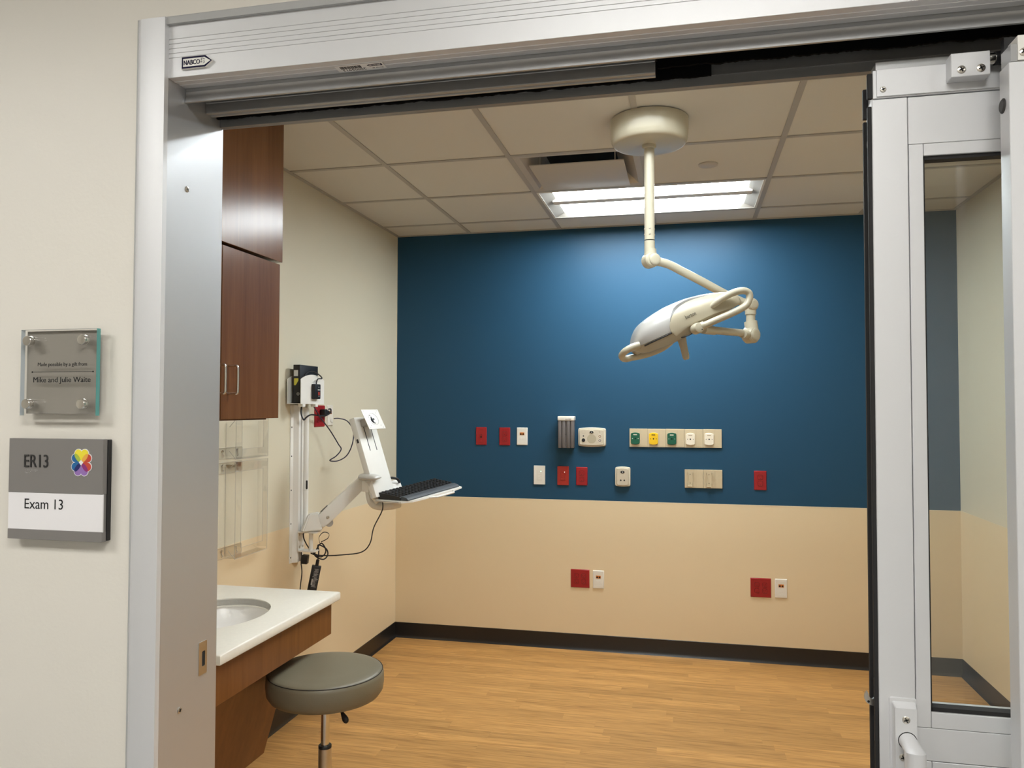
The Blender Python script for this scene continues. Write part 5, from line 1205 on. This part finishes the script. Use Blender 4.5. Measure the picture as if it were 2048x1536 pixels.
def smooth(tab, s):
    """Catmull-Rom through the table"""
    n_ = len(tab)
    if s <= tab[0][0]: return tab[0][1]
    if s >= tab[-1][0]: return tab[-1][1]
    for i in range(n_ - 1):
        if s <= tab[i + 1][0]:
            x0_, y0_ = tab[i]; x1_, y1_ = tab[i + 1]; h_ = x1_ - x0_
            m0 = (y1_ - tab[max(0, i - 1)][1]) / (x1_ - tab[max(0, i - 1)][0]); m1 = (tab[min(n_ - 1, i + 2)][1] - y0_) / (tab[min(n_ - 1, i + 2)][0] - x0_)
            t_ = (s - x0_) / h_
            return (2 * t_ ** 3 - 3 * t_ ** 2 + 1) * y0_ + (t_ ** 3 - 2 * t_ ** 2 + t_) * h_ * m0 + (-2 * t_ ** 3 + 3 * t_ ** 2) * y1_ + (t_ ** 3 - t_ ** 2) * h_ * m1
def half_w(s): return .150 * max(0.0, 1 - abs((s + .0035) / .2275) ** 2.6) ** (1 / 2.6)
def dome(s, fr, sgn, off=0.0):
    """point on the dome: fr 0 at the rim .. 1 at the ridge"""
    wv = half_w(s); q = wv * max(0.0, 1 - fr ** 3.0) ** (1 / 3.0)
    return hp(s, sgn * (q + off), smooth(TOP, s) * fr + off * fr)
SS = [-.2290, -.2270, -.223, -.217, -.211, -.203, -.1963, -.184, -.1706, -.152, -.1325, -.11, -.09, -.066, -.0441, -.02, 0, .0221, .045, .065, .084, .104, .124, .1425, .161, .180, .193, .205, .213, .2198, .2225]
FR = [0, .12, .25, .38, .5, .62, .72, .81, .88, .93, .97, .99, 1.0]
SS = sorted(SS + [(a_ + b_) / 2 for a_, b_ in zip(SS, SS[1:])])
bm = new(); rings = []
for s_ in SS:
    rings.append([bm.verts.new(dome(s_, f, -1)) for f in FR] + [bm.verts.new(dome(s_, f, 1)) for f in FR[-2::-1]])
for i in range(len(rings) - 1):
    for k in range(len(rings[0]) - 1): bm.faces.new((rings[i][k], rings[i][k + 1], rings[i + 1][k + 1], rings[i + 1][k]))
bm.faces.new(rings[0]); bm.faces.new(rings[-1][::-1])
bmesh.ops.remove_doubles(bm, verts=bm.verts, dist=.00002)
part(EL, 'head_cover', bm, M_LAMPW, ang=70, label='white domed cover of the lamp head')
FB = [(-.091, .02), (-.0895, .16), (-.085, .29), (-.0718, .46), (-.057, .58), (-.0418, .67), (-.015, .76), (.0113, .80), (.0800, .815), (.164, .83), (.222, .86)]
PBOT = [(-.091, .001), (-.0850, -.016), (-.0798, -.0210), (-.0720, -.0205), (-.0353, -.0120), (.0077, -.0065), (.0741, -.0045), (.1200, -.008), (.1600, -.0125), (.2093, -.008), (.222, -.002)]
for sgn in (-1, 1):
    bm = new(); cols = []
    ss = [-0.0908, -0.0903, -0.0895, -0.0885, -0.087, -0.085, -0.0825, -0.0798, -0.076, -0.0718, -0.066, -0.06, -0.051, -0.0418, -0.027, -0.0129, 0.01, 0.03, 0.049, 0.104, 0.124, 0.1425, 0.161, 0.18, 0.193, 0.205, 0.213, 0.2198]
    for s_ in ss:
        fb = smooth(FB, s_); cl = []
        for k in range(9): cl.append(dome(s_, fb * (1 - k / 8), sgn, .0035))
        cl.append(hp(s_, sgn * (half_w(s_) + .0035), smooth(PBOT, s_) * .6)); cl.append(hp(s_, sgn * (half_w(s_) + .0015), smooth(PBOT, s_))); cl.append(hp(s_, sgn * (half_w(s_) - .006), smooth(PBOT, s_)))
        cols.append([bm.verts.new(p) for p in [dome(s_, fb, sgn, -.001)] + cl])
    for i in range(len(cols) - 1):
        for k in range(len(cols[0]) - 1): bm.faces.new((cols[i][k], cols[i][k + 1], cols[i + 1][k + 1], cols[i + 1][k]))
    bm.faces.new(cols[0]); SPN = part(EL, 'side_panel', bm, M_IVORYP, ang=40, label='cream side panel of the lamp head')
    if sgn < 0: NEAR = SPN
    bm = new(); cols = []
    for s_ in [-0.08, -0.0718, -0.06, -0.0418, -0.027, -0.0129, 0.01, 0.03, 0.049, 0.069, 0.089, 0.1075, 0.117]:
        fb = smooth(FB, s_); wd = .115 * min(1, (.121 - s_) / .05, (s_ + .085) / .03)
        cols.append([bm.verts.new(dome(s_, min(1, fb + wd * k / 4), sgn, .0016)) for k in range(5)])
    for i in range(len(cols) - 1):
        for k in range(4): bm.faces.new((cols[i][k], cols[i][k + 1], cols[i + 1][k + 1], cols[i + 1][k]))
    part(EL, 'gap_shade', bm, M_GREYM, ang=70)  # dark strip puts the shade of the cover's gap into colour
# name on the near side panel, following its tilt
b_ = text_bm('burton', .041, .0140, .0004, 0.0)
s0, t0 = -.0235, .0205; qn = -(half_w(.0) * (1 - (t0 / .09) ** 3) ** (1 / 3.) + .0046)
M_ = Matrix(((e1.x, e2.x, e3.x, 0), (e1.y, e2.y, e3.y, 0), (e1.z, e2.z, e3.z, 0), (0, 0, 0, 1))); M_.translation = hp(s0, qn, t0)
bmesh.ops.transform(b_, matrix=M_, verts=b_.verts); part(NEAR, 'lettering', b_, M_INK, smooth=False)
# bezel, lens, rails
bm = new(); rA = []; rB = []
ss = [-.2240, -.218, -.205, -.18, -.14, -.09, -.04, 0, .05, .1, .15, .185, .205, .214]
BZ = [(-.2240, -.010), (-.214, -.026), (-.19, -.036), (-.10, -.040), (0, -.034), (.05, -.022), (.10, -.015), (.22, -.010)]
def loop(f, zf): return [hp(s_, -half_w(s_) * f, zf(s_)) for s_ in ss] + [hp(s_, half_w(s_) * f, zf(s_)) for s_ in ss[::-1]]
poly_prism(bm, loop(.97, lambda s_: .0), loop(.90, lambda s_: interp(BZ, s_)))
part(EL, 'bezel', bm, M_IVORYP, ang=40)
bm = new(); poly_prism(bm, loop(.80, lambda s_: interp(BZ, s_) - .0002), loop(.80, lambda s_: interp(BZ, s_) - .0025)); part(EL, 'lamp_lens', bm, M_WGREY)
bm = new(); q0 = [hp(s_, -half_w(s_) * .985 - .0005, t_) for s_, t_ in ((-.193, -.0075), (-.165, -.0055), (-.12, -.0048), (-.082, -.0030))]; tube(bm, spline(q0, 5), .0026, 6); q1 = [hp(s_, -half_w(s_) * .93, t_) for s_, t_ in ((-.064, -.034), (-.04, -.0375), (-.02, -.0360), (.004, -.0300))]; tube(bm, spline(q1, 5), .0024, 6); part(EL, 'bezel_groove', bm, M_BLACK)
bm = new(); tube(bm, spline([hp(-.205, -.085, .004), hp(-.236, -.085, .007), hp(-.2640, -.080, .0040), hp(-.2765, -.050, -.0045), hp(-.2715, .000, -.0165), hp(-.2560, .040, -.0270), hp(-.2300, .060, -.0325), hp(-.2076, .075, -.0380), hp(-.160, .090, -.0470), hp(-.110, .095, -.0500), hp(-.07, .092, -.0440), hp(-.04, .085, -.030)], 8), .0130, 16); part(EL, 'grip_loop', bm, M_IVORY)
bm = new(); tube(bm, spline([hp(0.0692, -0.13, 0.0149), hp(0.0914, -0.146, 0.0267), hp(0.1273, -0.15, 0.0358), hp(0.1763, -0.14, 0.0376), hp(0.216, -0.135, 0.0295), hp(0.2327, -0.132, 0.0109), hp(0.2202, -0.134, -0.0121), hp(0.1951, -0.14, -0.0254), hp(0.1415, -0.148, -0.0287), hp(0.077, -0.154, -0.0276), hp(0.0126, -0.158, -0.027)], 8), .0130, 16, rr=[.004 + .009 * min(1, i / 12) for i in range(81)]); part(EL, 'grip_loop', bm, M_IVORY)
bm = new(); drum(bm, kn, (e2 * .9 - e1 * .3).normalized(), .0200, .018, .005); tube(bm, [kn, kn + e1 * .030], .0160, 16); KB2 = part(EL, 'yoke_knuckle', bm, M_IVORY)
ka = (-e2 * .9 + e1 * .3).normalized(); bm = new(); lathe(bm, [(0, .0006), (.0022, .0006), (.0022, 0)], kn + ka * .0190 + e1 * .006 - e3 * .010, ka, 10); part(KB2, 'pin_hole', bm, M_GAP)
bm = new(); tube(bm, [kn, hp(-.01, -.09, -.022)], .013, 12); part(EL, 'yoke_stub', bm, M_IVORY)
h0 = hp(-.0320, 0, -.036); h1 = h0 + Vector((.0200, -.004, -.088))
bm = new(); tube(bm, spline([h0, h0 * .55 + h1 * .45, h1], 6), .014, 18, rr=[.0185, .018, .0172, .0163, .0156, .0150, .0146, .0142, .014, .0138, .0135, .0125, .009]); part(EL, 'sterile_handle', bm, M_IVORYP)
